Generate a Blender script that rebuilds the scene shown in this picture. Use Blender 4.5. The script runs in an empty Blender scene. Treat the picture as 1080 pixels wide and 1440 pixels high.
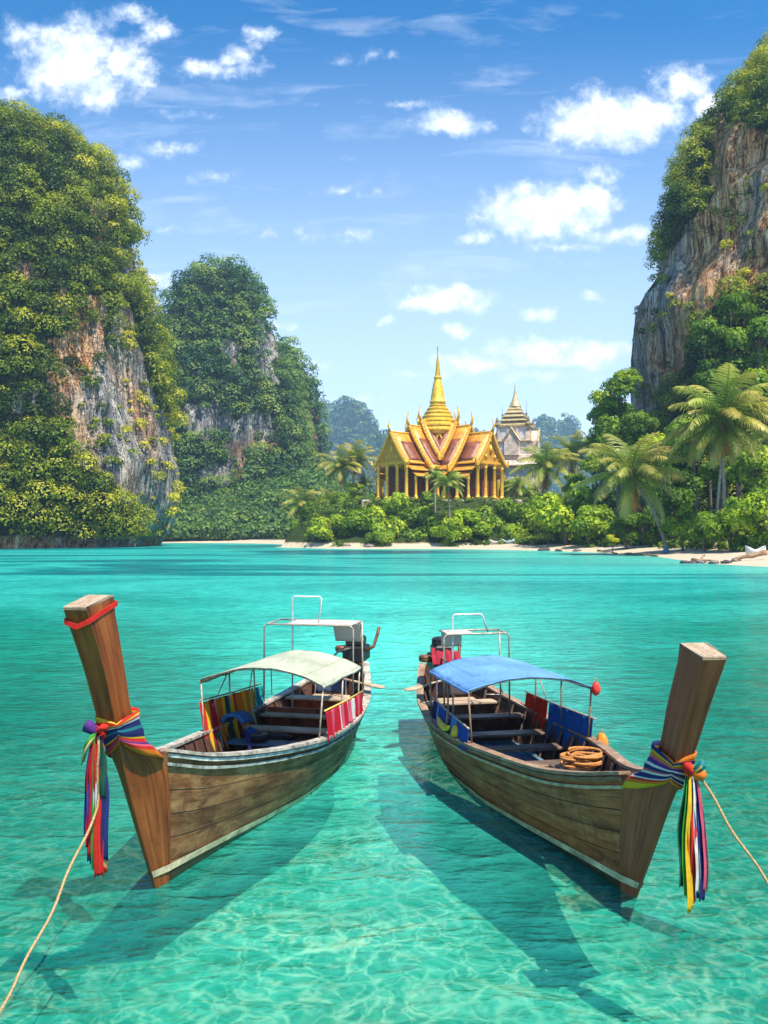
import bpy, math, random
import numpy as np
from mathutils import Vector, Matrix, noise as mnoise

C = bpy.context.scene.collection
scene = bpy.context.scene
R = math.radians
random.seed(7)
RNG = np.random.default_rng(7)

# ------------------------------------------------------------------ camera
CAM_Z = 3.3
FPX = 1200.0            # focal length in photo pixels (photo 1080 x 1440)
HOR = 752.0             # row of the horizon
cam = bpy.data.cameras.new('camera')
cam.sensor_fit = 'VERTICAL'
cam.sensor_height = 36.0
cam.lens = 36.0 * FPX / 1440.0
cam.clip_start = 0.05
cam.clip_end = 20000
cam_o = bpy.data.objects.new('camera', cam)
C.objects.link(cam_o)
cam_o.location = (0, 0, CAM_Z)
cam_o.rotation_euler = (R(90) + math.atan((HOR - 720) / FPX), 0, 0)
scene.camera = cam_o

# ------------------------------------------------------------------ view
vs = scene.view_settings
vs.view_transform = 'Standard'
vs.look = 'None'
vs.exposure = 0.74
vs.gamma = 1.0
vs.use_curve_mapping = False
scene.cycles.max_bounces = 6
scene.cycles.transparent_max_bounces = 12
scene.cycles.volume_bounces = 0
scene.cycles.caustics_reflective = False
scene.cycles.caustics_refractive = False
scene.cycles.sample_clamp_indirect = 6.0

SUN_AZ = R(142)          # from +Y towards +X
SUN_EL = R(62)
to_sun = Vector((math.sin(SUN_AZ) * math.cos(SUN_EL), math.cos(SUN_AZ) * math.cos(SUN_EL), math.sin(SUN_EL)))

# ------------------------------------------------------------------ node helper
class NT:
    def __init__(s, tree):
        s.t = tree
    def __call__(s, kind, ins=None, out=0, **at):
        n = s.t.nodes.new(kind)
        for k, v in at.items():
            setattr(n, k, v)
        for k, v in (ins or {}).items():
            so = n.inputs[k]
            if isinstance(v, bpy.types.NodeSocket):
                s.t.links.new(v, so)
            else:
                so.default_value = v
        return n.outputs[out]
    def m(s, op, a, b=0.0, c=0.0, clamp=False):
        return s('ShaderNodeMath', {0: a, 1: b, 2: c}, operation=op, use_clamp=clamp)
    def vm(s, op, a, b=(0, 0, 0)):
        return s('ShaderNodeVectorMath', {0: a, 1: b}, operation=op)
    def mix(s, f, a, b, blend='MIX'):
        col = lambda c: (*c, 1.0) if isinstance(c, tuple) and len(c) == 3 else c
        n = s.t.nodes.new('ShaderNodeMix')
        n.data_type = 'RGBA'
        n.blend_type = blend
        for i, v in ((0, f), (6, col(a)), (7, col(b))):
            if isinstance(v, bpy.types.NodeSocket):
                s.t.links.new(v, n.inputs[i])
            else:
                n.inputs[i].default_value = v
        return n.outputs[2]
    def ramp(s, f, stops, interp='LINEAR'):
        n = s.t.nodes.new('ShaderNodeValToRGB')
        cr = n.color_ramp
        cr.interpolation = interp
        while len(cr.elements) < len(stops):
            cr.elements.new(0.5)
        for e, (p, c) in zip(cr.elements, stops):
            e.position = p
            e.color = (c, c, c, 1) if not isinstance(c, tuple) else (*c, 1)
        s.t.links.new(f, n.inputs[0])
        return n.outputs[0]
    def noise(s, vec, scale, detail=3.0, rough=0.5, dist=0.0, out=0):
        return s('ShaderNodeTexNoise', {'Vector': vec, 'Scale': scale, 'Detail': detail, 'Roughness': rough, 'Distortion': dist}, out=out)
    def mr(s, v, a, b, c=0.0, d=1.0, it='LINEAR'):
        return s('ShaderNodeMapRange', {0: v, 1: a, 2: b, 3: c, 4: d}, interpolation_type=it)
    def scale(s, vec, sc, off=(0, 0, 0)):
        return s('ShaderNodeMapping', {'Vector': vec, 'Scale': sc, 'Location': off})
    def pos(s):
        return s('ShaderNodeNewGeometry', out='Position')
    def obj(s):
        return s('ShaderNodeTexCoord', out='Object')
    def uv(s):
        return s('ShaderNodeTexCoord', out='UV')
    def xyz(s, v):
        n = s.t.nodes.new('ShaderNodeSeparateXYZ')
        s.t.links.new(v, n.inputs[0])
        return n.outputs
    def bump(s, h, strength=0.5, dist=0.05):
        return s('ShaderNodeBump', {'Height': h, 'Strength': strength, 'Distance': dist})

def new_mat(name):
    m = bpy.data.materials.new(name)
    m.use_nodes = True
    m.node_tree.nodes.clear()
    N = NT(m.node_tree)
    o = m.node_tree.nodes.new('ShaderNodeOutputMaterial')
    def out(sh, slot='Surface'):
        m.node_tree.links.new(sh, o.inputs[slot])
    return m, N, out

def bsdf(N, col, rough=0.6, bump=None, metal=0.0, spec=0.4, **kw):
    if isinstance(col, tuple) and len(col) == 3:
        col = (*col, 1.0)
    d = {'Base Color': col, 'Roughness': rough, 'Metallic': metal, 'Specular IOR Level': spec}
    if bump is not None:
        d['Normal'] = bump
    d.update(kw)
    return N('ShaderNodeBsdfPrincipled', d)

# ------------------------------------------------------------------ world: sky and clouds
world = bpy.data.worlds.new('World')
scene.world = world
world.use_nodes = True
world.node_tree.nodes.clear()
W = NT(world.node_tree)
sky = W('ShaderNodeTexSky', sky_type='NISHITA', sun_disc=False, sun_elevation=SUN_EL, sun_rotation=SUN_AZ,
        air_density=1.0, dust_density=1.1, ozone_density=3.0, altitude=0)
sky = W('ShaderNodeHueSaturation', {'Saturation': 1.9, 'Hue': 0.5, 'Value': .90, 'Color': sky})
dirv = W('ShaderNodeTexCoord', out='Generated')
dx, dy, dz = W.xyz(dirv)
ady = W.m('MAXIMUM', W.m('ABSOLUTE', dy), 0.02)
U = W.m('DIVIDE', dx, ady)           # tangent-plane direction coordinates about +Y
V = W.m('DIVIDE', dz, ady)
uvv = W('ShaderNodeCombineXYZ', {0: U, 1: V, 2: 0.0})
# (u, v, half width, half height, strength) of each cloud
CLOUDS = [(-.375, .565, .062, .058, 1.0), (-.305, .555, .035, .045, .8), (-.345, .535, .040, .030, .8), (-.43, .60, .05, .02, .55), (-.50, .535, .05, .018, .7),
          (-.44, .528, .035, .012, .6), (-.27, .60, .03, .02, .6), (-.20, .555, .07, .014, .6), (-.17, .575, .03, .02, .6), (-.15, .60, .022, .012, .6),
          (-.30, .62, .03, .015, .6), (-.385, .513, .03, .010, .5), (-.26, .465, .06, .012, .45), (-.30, .445, .03, .014, .6),
          (.075, .484, .05, .017, .85), (.02, .508, .05, .008, .4), (.26, .492, .075, .040, 1.0), (.305, .50, .06, .03, .9), (.345, .54, .04, .025, .8), (.38, .515, .035, .025, .7), (.41, .50, .025, .03, .7),
          (.19, .386, .085, .036, 1.0), (.165, .375, .06, .022, 1.0), (.25, .39, .035, .03, .9), (.275, .355, .05, .012, .7), (.105, .377, .012, .012, .6), (.11, .352, .04, .010, .55),
          (.22, .345, .05, .008, .5), (.26, .425, .03, .012, .55), (.08, .280, .055, .018, .95), (.05, .272, .04, .014, .9), (.085, .245, .022, .010, .7), (.18, .262, .03, .010, .7), (.245, .283, .018, .009, .7),
          (-.13, .245, .02, .008, .8), (-.28, .299, .035, .009, .8), (-.16, .262, .03, .007, .5), (.0, .253, .015, .006, .5),
          (.20, .214, .11, .020, .9), (.12, .205, .09, .014, .75), (.27, .22, .04, .016, .8), (.05, .19, .06, .010, .5), (.19, .185, .07, .012, .5),
          (-.03, .155, .06, .010, .45), (-.08, .20, .04, .008, .35), (.25, .165, .05, .010, .4), (-.15, .36, .10, .010, .28), (-.04, .35, .08, .012, .3), (-.05, .41, .06, .010, .3), (-.2, .425, .06, .010, .3),
          (-.26, .36, .04, .006, .35), (-.24, .50, .05, .010, .35), (-.02, .565, .05, .012, .3)]
wn1 = W.noise(uvv, 22.0, 9, .62, out=1)
wn2 = W.noise(uvv, 7.0, 3, .5, out=1)
wuv = W.vm('ADD', uvv, W.vm('MULTIPLY', W.vm('SUBTRACT', wn2, (.5, .5, .5)), (.055, .03, 0)))
wuv = W.vm('ADD', wuv, W.vm('MULTIPLY', W.vm('SUBTRACT', wn1, (.5, .5, .5)), (.055, .035, 0)))
dens = None
for (u, v, a, b, st) in CLOUDS:
    q = W.vm('MULTIPLY', W.vm('SUBTRACT', wuv, (u, v, 0)), (.84 / a, .84 / b, 0))
    ln = W('ShaderNodeVectorMath', {0: q}, out=1, operation='LENGTH')
    dd = W.mr(ln, 1.15, 0.0, 0.0, st)
    dens = dd if dens is None else W.m('MAXIMUM', dens, dd)
fine = W.noise(uvv, 38.0, 10, .65)
cirr = W.noise(W.scale(uvv, (3.0, 16.0, 1)), 1.6, 8, .62, .6)
dens2 = W.m('ADD', dens, W.m('MULTIPLY', W.m('SUBTRACT', fine, .5), 1.15))
cl = W.mr(dens2, .12, .80, 0, 1, 'SMOOTHSTEP')
cl = W.m('MULTIPLY', cl, W.mr(dens, .02, .16, 0, 1))
ci = W.m('MULTIPLY', W.mr(cirr, .54, .85, 0, .40), W.mr(V, .08, .30, 0.0, 1.0))
cl = W.m('MAXIMUM', cl, ci)
# puffs: white and grey shading painted into the cloud colour by noise
shade = W.noise(W.vm('ADD', uvv, (0, .012, 0)), 30.0, 6, .6)
ccol = W.mix(W.mr(shade, .38, .60, 0, 1), (4.4, 5.1, 6.2), (7.6, 7.6, 7.6))
sky = W.mix(W.m('MULTIPLY', W.m('POWER', W.mr(V, .62, .05, 0, 1), 1.4), .86), sky, (6.5, 7.3, 9.0))
wcol = W.mix(cl, sky, ccol)
bg = W('ShaderNodeBackground', {'Color': wcol, 'Strength': 0.135})
wo = world.node_tree.nodes.new('ShaderNodeOutputWorld')
world.node_tree.links.new(bg, wo.inputs[0])

# ------------------------------------------------------------------ sun
sl = bpy.data.lights.new('sun', 'SUN')
sl.energy = 5.0
sl.angle = R(0.53)
sl.color = (1.0, 0.91, 0.77)
so = bpy.data.objects.new('sun', sl)
C.objects.link(so)
so.rotation_euler = (-to_sun).to_track_quat('-Z', 'Y').to_euler()

# ------------------------------------------------------------------ object helpers
def tag(o, label=None, cat=None, group=None, kind=None):
    if label: o['label'] = label
    if cat: o['category'] = cat
    if group: o['group'] = group
    if kind: o['kind'] = kind
    return o

def thing(name, label, cat, loc=(0, 0, 0), rz=0.0, group=None):
    o = bpy.data.objects.new(name, None)
    C.objects.link(o)
    o.empty_display_size = 0.3
    o.location = loc
    o.rotation_euler = (0, 0, rz)
    return tag(o, label, cat, group)

def link_mesh(name, me, mat, parent=None, loc=None, rz=None):
    o = bpy.data.objects.new(name, me)
    C.objects.link(o)
    if mat is not None:
        me.materials.clear()
        me.materials.append(mat)
    if parent is not None: o.parent = parent
    if loc is not None: o.location = loc
    if rz is not None: o.rotation_euler = (0, 0, rz)
    return o

class MB:
    """collects shapes and links them as one mesh object"""
    def __init__(s):
        s.v = []; s.f = []; s.uv = []
    def add(s, vs, fs, uvs=None):
        o = len(s.v)
        s.v += [tuple(v) for v in vs]
        s.f += [tuple(i + o for i in f) for f in fs]
        s.uv += list(uvs) if uvs is not None else [(0.0, 0.0)] * len(vs)
        return s
    def box(s, c, size, M=None, ch=0.0):
        hx, hy, hz = size[0] / 2, size[1] / 2, size[2] / 2
        if ch <= 0:
            vs = [Vector((x * hx, y * hy, z * hz)) for z in (-1, 1) for y in (-1, 1) for x in (-1, 1)]
            fs = [(0, 2, 3, 1), (4, 5, 7, 6), (0, 1, 5, 4), (2, 6, 7, 3), (0, 4, 6, 2), (1, 3, 7, 5)]
        else:
            vs, fs = [], []
            for z, k in ((-hz, ch), (-hz + ch, 0), (hz - ch, 0), (hz, ch)):
                for x, y in ((-1, -1), (1, -1), (1, 1), (-1, 1)):
                    vs.append(Vector((x * (hx - k), y * (hy - k), z)))
            fs = [(3, 2, 1, 0), (12, 13, 14, 15)]
            for l in range(3):
                for i in range(4):
                    j = (i + 1) % 4
                    fs.append((l * 4 + i, l * 4 + j, l * 4 + 4 + j, l * 4 + 4 + i))
        if M is not None: vs = [M @ v for v in vs]
        c = Vector(c)
        vs = [v + c for v in vs]
        return s.add(vs, fs, [(v.x + v.y, v.z) for v in vs])
    def tube(s, path, r, n=8, cap=True, flat=1.0):
        path = [Vector(p) for p in path]
        rs = r if isinstance(r, (list, tuple)) else [r] * len(path)
        vs, fs, uvs = [], [], []
        up = Vector((0, 0, 1)); prev = None; L = 0
        for i, p in enumerate(path):
            t = (path[min(i + 1, len(path) - 1)] - path[max(i - 1, 0)]).normalized()
            if prev is None:
                a = t.cross(up)
                if a.length < 1e-3: a = t.cross(Vector((1, 0, 0)))
            else:
                a = prev - t * prev.dot(t)
            a.normalize(); prev = a
            b = a.cross(t)
            if i: L += (p - path[i - 1]).length
            for k in range(n):
                an = 2 * math.pi * k / n
                vs.append(p + a * math.cos(an) * rs[i] + b * math.sin(an) * rs[i] * flat)
                uvs.append((k / n, L))
        for i in range(len(path) - 1):
            for k in range(n):
                j = (k + 1) % n
                fs.append((i * n + k, i * n + j, (i + 1) * n + j, (i + 1) * n + k))
        if cap:
            fs.append(tuple(range(n - 1, -1, -1)))
            o = (len(path) - 1) * n
            fs.append(tuple(o + k for k in range(n)))
        return s.add(vs, fs, uvs)
    def lathe(s, prof, n=16, c=(0, 0, 0), rot=0.0):
        vs, fs = [], []
        for r, z in prof:
            for k in range(n):
                an = 2 * math.pi * k / n + rot
                vs.append((c[0] + r * math.cos(an), c[1] + r * math.sin(an), c[2] + z))
        for i in range(len(prof) - 1):
            for k in range(n):
                j = (k + 1) % n
                fs.append((i * n + k, i * n + j, (i + 1) * n + j, (i + 1) * n + k))
        fs.append(tuple(range(n - 1, -1, -1)))
        o = (len(prof) - 1) * n
        fs.append(tuple(o + k for k in range(n)))
        return s.add(vs, fs)
    def grid(s, P, uvs=None, closed=False):
        """P[i][j] -> quads"""
        nr, nc = len(P), len(P[0])
        vs = [p for row in P for p in row]
        u = [x for row in uvs for x in row] if uvs is not None else None
        fs = []
        for i in range(nr - 1):
            for j in range(nc - 1 + (1 if closed else 0)):
                k = (j + 1) % nc
                fs.append((i * nc + j, i * nc + k, (i + 1) * nc + k, (i + 1) * nc + j))
        return s.add(vs, fs, u)
    def blob(s, c, r, n=10, m=7, wob=0.0, seed=0):
        P = []
        rr = random.Random(seed)
        ofs = Vector((rr.random() * 90, rr.random() * 90, rr.random() * 90))
        for i in range(m + 1):
            th = math.pi * i / m
            row = []
            for j in range(n):
                ph = 2 * math.pi * j / n
                d = Vector((math.sin(th) * math.cos(ph), math.sin(th) * math.sin(ph), -math.cos(th)))
                k = 1 + wob * mnoise.noise(d * 1.6 + ofs)
                row.append((c[0] + r[0] * d.x * k, c[1] + r[1] * d.y * k, c[2] + r[2] * d.z * k))
            P.append(row)
        return s.grid(P, closed=True)
    def prism(s, poly, M, depth):
        """poly in (x, z) of M's frame, extruded along its y by depth"""
        n = len(poly)
        vs = [M @ Vector((x, 0, z)) for x, z in poly] + [M @ Vector((x, depth, z)) for x, z in poly]
        fs = [tuple(range(n)), tuple(range(2 * n - 1, n - 1, -1))]
        for i in range(n):
            j = (i + 1) % n
            fs.append((i, n + i, n + j, j))
        return s.add(vs, fs)
    def build(s, name, mat, parent=None, smooth=False, loc=None, rz=None, weld=False):
        me = bpy.data.meshes.new(name)
        me.from_pydata(s.v, [], s.f)
        ul = me.uv_layers.new(name='uv')
        li = np.zeros(len(me.loops), dtype=np.int32)
        me.loops.foreach_get('vertex_index', li)
        ul.data.foreach_set('uv', np.array(s.uv, dtype=np.float32)[li].ravel())
        me.update()
        import bmesh
        bm = bmesh.new(); bm.from_mesh(me)
        if weld: bmesh.ops.remove_doubles(bm, verts=bm.verts, dist=1e-4)
        bmesh.ops.recalc_face_normals(bm, faces=bm.faces)
        bm.to_mesh(me); bm.free()
        if smooth is True:
            me.polygons.foreach_set('use_smooth', [True] * len(me.polygons))
        elif smooth:
            me.polygons.foreach_set('use_smooth', [True] * len(me.polygons))
            me.set_sharp_from_angle(angle=R(smooth))
        return link_mesh(name, me, mat, parent, loc, rz)

def copy_tree(o, parent=None):
    c = o.copy()
    C.objects.link(c)
    if parent is not None: c.parent = parent
    for ch in list(o.children):
        copy_tree(ch, c)
    return c

def at(px, py, d):
    """world point seen at photo pixel px, py at distance d along +Y"""
    return Vector(((px - 540) * d / FPX, d, CAM_Z + (HOR - py) * d / FPX))

def interp(x, xs, ys):
    return float(np.interp(x, xs, ys))

def smooth_interp(x, xs, ys):
    """monotone cubic through the table"""
    n = len(xs)
    if x <= xs[0]: return ys[0]
    if x >= xs[-1]: return ys[-1]
    i = max(k for k in range(n - 1) if xs[k] <= x)
    h = [xs[k + 1] - xs[k] for k in range(n - 1)]
    dl = [(ys[k + 1] - ys[k]) / h[k] for k in range(n - 1)]
    def slope(k):
        if k == 0: return dl[0]
        if k == n - 1: return dl[-1]
        if dl[k - 1] * dl[k] <= 0: return 0.0
        return 2 * dl[k - 1] * dl[k] / (dl[k - 1] + dl[k])
    t = (x - xs[i]) / h[i]
    m0, m1 = slope(i) * h[i], slope(i + 1) * h[i]
    return (2*t**3 - 3*t**2 + 1) * ys[i] + (t**3 - 2*t**2 + t) * m0 + (-2*t**3 + 3*t**2) * ys[i+1] + (t**3 - t**2) * m1

# ================================================================== materials
def water_mat():
    m, N, out = new_mat('sea_water')
    p = N.pos()
    x, y, z = N.xyz(p)
    # ripples: finer and rounder up close, long crests across the bay
    wsc = N.scale(p, (.55, 1.0, 1.0))
    n1 = N.noise(wsc, 0.55, 2, .5, .3)
    n2 = N.noise(wsc, 1.9, 3, .55, .6)
    n3 = N.noise(wsc, 6.0, 3, .5, .4)
    n4 = N.noise(wsc, 15.0, 2, .5, .4)
    h = N.m('ADD', N.m('MULTIPLY', n1, .28), N.m('ADD', N.m('MULTIPLY', n2, .22), N.m('ADD', N.m('MULTIPLY', n3, .105), N.m('MULTIPLY', n4, .030))))
    nb = N('ShaderNodeBump', {'Height': h, 'Strength': .6, 'Distance': .45})
    nsoft = N('ShaderNodeBump', {'Height': h, 'Strength': 1.0, 'Distance': 1.25})
    # caustic light painted into the water tint: bright nets between dimmer cells
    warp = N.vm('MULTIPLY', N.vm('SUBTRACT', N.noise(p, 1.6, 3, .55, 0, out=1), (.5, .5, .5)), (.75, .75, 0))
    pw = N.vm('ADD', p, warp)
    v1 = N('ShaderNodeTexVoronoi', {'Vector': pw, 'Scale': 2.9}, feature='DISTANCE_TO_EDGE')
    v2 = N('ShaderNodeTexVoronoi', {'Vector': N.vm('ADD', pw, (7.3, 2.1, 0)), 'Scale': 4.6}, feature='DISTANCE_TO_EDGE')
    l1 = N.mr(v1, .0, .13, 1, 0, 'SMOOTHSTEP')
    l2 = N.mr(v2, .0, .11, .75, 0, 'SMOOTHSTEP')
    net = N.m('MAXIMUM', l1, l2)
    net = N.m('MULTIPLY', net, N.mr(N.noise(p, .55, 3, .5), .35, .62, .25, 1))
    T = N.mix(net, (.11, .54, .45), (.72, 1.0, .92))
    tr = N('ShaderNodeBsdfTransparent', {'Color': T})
    # the water's own colour: paler over sand, deeper in the channel and along the sides
    band = N.noise(N.scale(p, (.016, .034, 1)), 1.0, 6, .62, .8)
    lane = N.m('ADD', x, N.m('MULTIPLY', N.m('SUBTRACT', N.noise(p, .10, 3, .5), .5), 6.0))
    lane = N.m('DIVIDE', lane, N.m('ADD', N.m('MULTIPLY', y, .15), 1.1))
    lane = N.m('POWER', 2.718, N.m('MULTIPLY', N.m('MULTIPLY', lane, lane), -1.0))
    pal = N.mr(N.m('ADD', y, N.m('MULTIPLY', N.m('SUBTRACT', band, .5), 120)), 22, 60, 0, 1)
    near = N.mix(lane, (.001, .21, .155), (.05, .62, .50))
    far = N.ramp(band, [(.36, (.001, .085, .12)), (.45, (.003, .20, .20)), (.54, (.030, .42, .36)), (.64, (.004, .24, .22))])
    col = N.mix(pal, near, far)
    bx = N.mr(x, 6, 34, 0, 1)
    shore = N.m('MULTIPLY', bx, N.mr(y, 60, 100, 0, 1))
    col = N.mix(N.m('MULTIPLY', shore, .75), col, (.10, .50, .40))
    # ripple light and shade painted into the body colour: brighter crests, darker troughs
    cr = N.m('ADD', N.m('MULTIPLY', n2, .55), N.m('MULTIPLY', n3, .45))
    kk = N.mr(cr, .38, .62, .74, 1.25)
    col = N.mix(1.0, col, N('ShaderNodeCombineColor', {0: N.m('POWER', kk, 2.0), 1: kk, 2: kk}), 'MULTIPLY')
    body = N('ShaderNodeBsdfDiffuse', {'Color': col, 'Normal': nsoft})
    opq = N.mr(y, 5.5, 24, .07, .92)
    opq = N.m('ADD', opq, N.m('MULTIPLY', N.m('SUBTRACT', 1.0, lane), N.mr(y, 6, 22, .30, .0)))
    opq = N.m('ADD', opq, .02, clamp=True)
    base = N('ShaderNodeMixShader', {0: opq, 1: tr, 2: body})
    fr = N('ShaderNodeFresnel', {'IOR': 1.33, 'Normal': nb})
    fr = N.m('MULTIPLY', fr, N.mr(y, 8, 40, .8, .30))
    gl = N('ShaderNodeBsdfGlossy', {'Color': (1, 1, 1, 1), 'Roughness': .10, 'Normal': nb})
    out(N('ShaderNodeMixShader', {0: fr, 1: base, 2: gl}))
    return m

def sand_mat(name, col1, col2, sc):
    m, N, out = new_mat(name)
    p = N.pos()
    n = N.noise(p, sc, 5, .6)
    c = N.mix(N.mr(n, .3, .7), col1, col2)
    out(bsdf(N, c, .9, N.bump(N.noise(p, sc * 6, 4, .6), .4, .05), spec=.1))
    return m

def land_mat():
    m, N, out = new_mat('island_ground')
    p = N.pos()
    x, y, z = N.xyz(p)
    n = N.noise(p, .35, 5, .6)
    zz = N.m('ADD', z, N.m('MULTIPLY', N.m('SUBTRACT', n, .5), .7))
    sand = N.mix(N.noise(p, 1.2, 4, .6), (.42, .33, .22), (.62, .53, .40))
    green = N.mix(N.noise(p, .8, 5, .65), (.012, .026, .006), (.05, .075, .016))
    c = N.mix(N.mr(zz, 1.05, 1.5), sand, green)
    out(bsdf(N, c, .9, N.bump(N.noise(p, 2.5, 5, .65), .6, .3), spec=.1))
    return m

def rock_mat(name, warm=.5, sc=1.0):
    """limestone: vertical streaks of grey, ochre, white and rust"""
    m, N, out = new_mat(name)
    p = N.obj()
    wob = N.vm('MULTIPLY', N.vm('SUBTRACT', N.noise(p, .08 * sc, 4, .55, 0, out=1), (.5, .5, .5)), (3.2 / sc, 3.2 / sc, 0))
    q = N.vm('ADD', p, wob)
    st = N.noise(N.scale(q, (.30 * sc, .30 * sc, .014 * sc)), 1.0, 6, .62)
    st2 = N.noise(N.scale(q, (.85 * sc, .85 * sc, .030 * sc)), 1.0, 6, .65)
    big = N.noise(N.scale(p, (.035 * sc, .035 * sc, .018 * sc)), 1.0, 3, .5)
    st3 = N.noise(N.scale(q, (1.9 * sc, 1.9 * sc, .055 * sc)), 1.0, 6, .7)
    grey = N.ramp(st, [(.30, (.05, .058, .068)), (.42, (.19, .20, .21)), (.52, (.46, .43, .38)), (.64, (.70, .64, .53)), (.8, (.36, .34, .32))])
    rust = N.ramp(st2, [(.30, (.14, .06, .03)), (.43, (.56, .22, .07)), (.54, (.72, .42, .19)), (.68, (.78, .62, .40))])
    c = N.mix(N.mr(big, .60 - .28 * warm, .70 - .28 * warm), grey, rust)
    dk = N.m('MULTIPLY', N.mr(st2, .30, .47, .22, 1.0), N.mr(st3, .32, .50, .35, 1.0))
    c = N.mix(1.0, c, N('ShaderNodeCombineColor', {0: dk, 1: dk, 2: dk}), 'MULTIPLY')
    crk = N.m('ABSOLUTE', N.m('SUBTRACT', N.noise(N.scale(q, (.75 * sc, .75 * sc, .10 * sc)), 1.0, 4, .6, .3), .5))
    ck = N.mr(crk, .0, .022, 1, 0)
    led = N.m('ABSOLUTE', N.m('SUBTRACT', N.noise(N.scale(p, (.14 * sc, .14 * sc, .30 * sc)), 1.0, 5, .6), .5))
    ck = N.m('MAXIMUM', ck, N.mr(led, .0, .014, .7, 0))
    c = N.mix(N.m('MULTIPLY', ck, .85), c, (.035, .028, .024))
    moss = N('ShaderNodeAttribute', out=2, attribute_name='moss')
    c = N.mix(moss, c, N.mix(N.noise(p, .5, 4, .6), (.010, .020, .005), (.035, .055, .012)))  # dark moss colour doubles as painted shade in the gaps between clumps
    h = N.m('ADD', N.m('MULTIPLY', N.m('SUBTRACT', N.m('MULTIPLY', st, 1.0), N.m('MULTIPLY', ck, .5)), .8), N.m('ADD', N.m('MULTIPLY', st2, .5), N.m('ADD', N.m('MULTIPLY', st3, .3), N.m('MULTIPLY', N.noise(p, .9 * sc, 6, .65), .30))))
    out(bsdf(N, c, .9, N.bump(h, 1.0, 2.2 / sc), spec=.15))
    return m

def leaf_mat(name, stops, trans=.30, use_obj=False):
    m, N, out = new_mat(name)
    t = N('ShaderNodeAttribute', out=2, attribute_name='tint')
    c = N.ramp(t, stops)
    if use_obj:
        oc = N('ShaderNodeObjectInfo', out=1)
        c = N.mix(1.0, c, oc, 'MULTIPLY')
    d = bsdf(N, c, .55, spec=.25)
    tl = N('ShaderNodeBsdfTranslucent', {'Color': N.mix(1.0, c, (1.15, 1.25, .55), 'MULTIPLY')})
    out(N('ShaderNodeMixShader', {0: trans, 1: d, 2: tl}))
    return m

def plain(name, col, rough=.6, metal=0.0, var=.12, sc=6.0, spec=.35, bump=.15):
    """a surface of one colour with a little wear in it"""
    m, N, out = new_mat(name)
    p = N.obj()
    n = N.noise(p, sc, 5, .65)
    lo = tuple(max(0, c * (1 - 1.6 * var)) for c in col)
    hi = tuple(min(1, c * (1 + var)) for c in col)
    c = N.mix(N.mr(n, .3, .7), lo, hi)
    out(bsdf(N, c, N.mr(n, .3, .7, min(1, rough + .12), max(.05, rough - .1)), N.bump(N.noise(p, sc * 5, 4, .6), bump, .01), metal, spec))
    return m

def stripes_mat(name, axis, cols, rough=.8, trans=.25):
    """woven cloth, bands of colour along u (axis 0) or v (axis 1)"""
    m, N, out = new_mat(name)
    u = N.xyz(N.uv())[axis]
    pos = 0; stops = []
    tot = sum(w for w, c in cols)
    for w, c in cols:
        stops.append((pos / tot, c)); pos += w
    c = N.ramp(u, stops[:32], 'CONSTANT')
    n = N.noise(N.obj(), 40, 3, .6)
    c = N.mix(N.mr(n, .3, .7, .0, .22), c, (.02, .02, .02))
    d = bsdf(N, c, rough, N.bump(n, .2, .004), spec=.2)
    tl = N('ShaderNodeBsdfTranslucent', {'Color': c})
    out(N('ShaderNodeMixShader', {0: trans, 1: d, 2: tl}))
    return m

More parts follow.
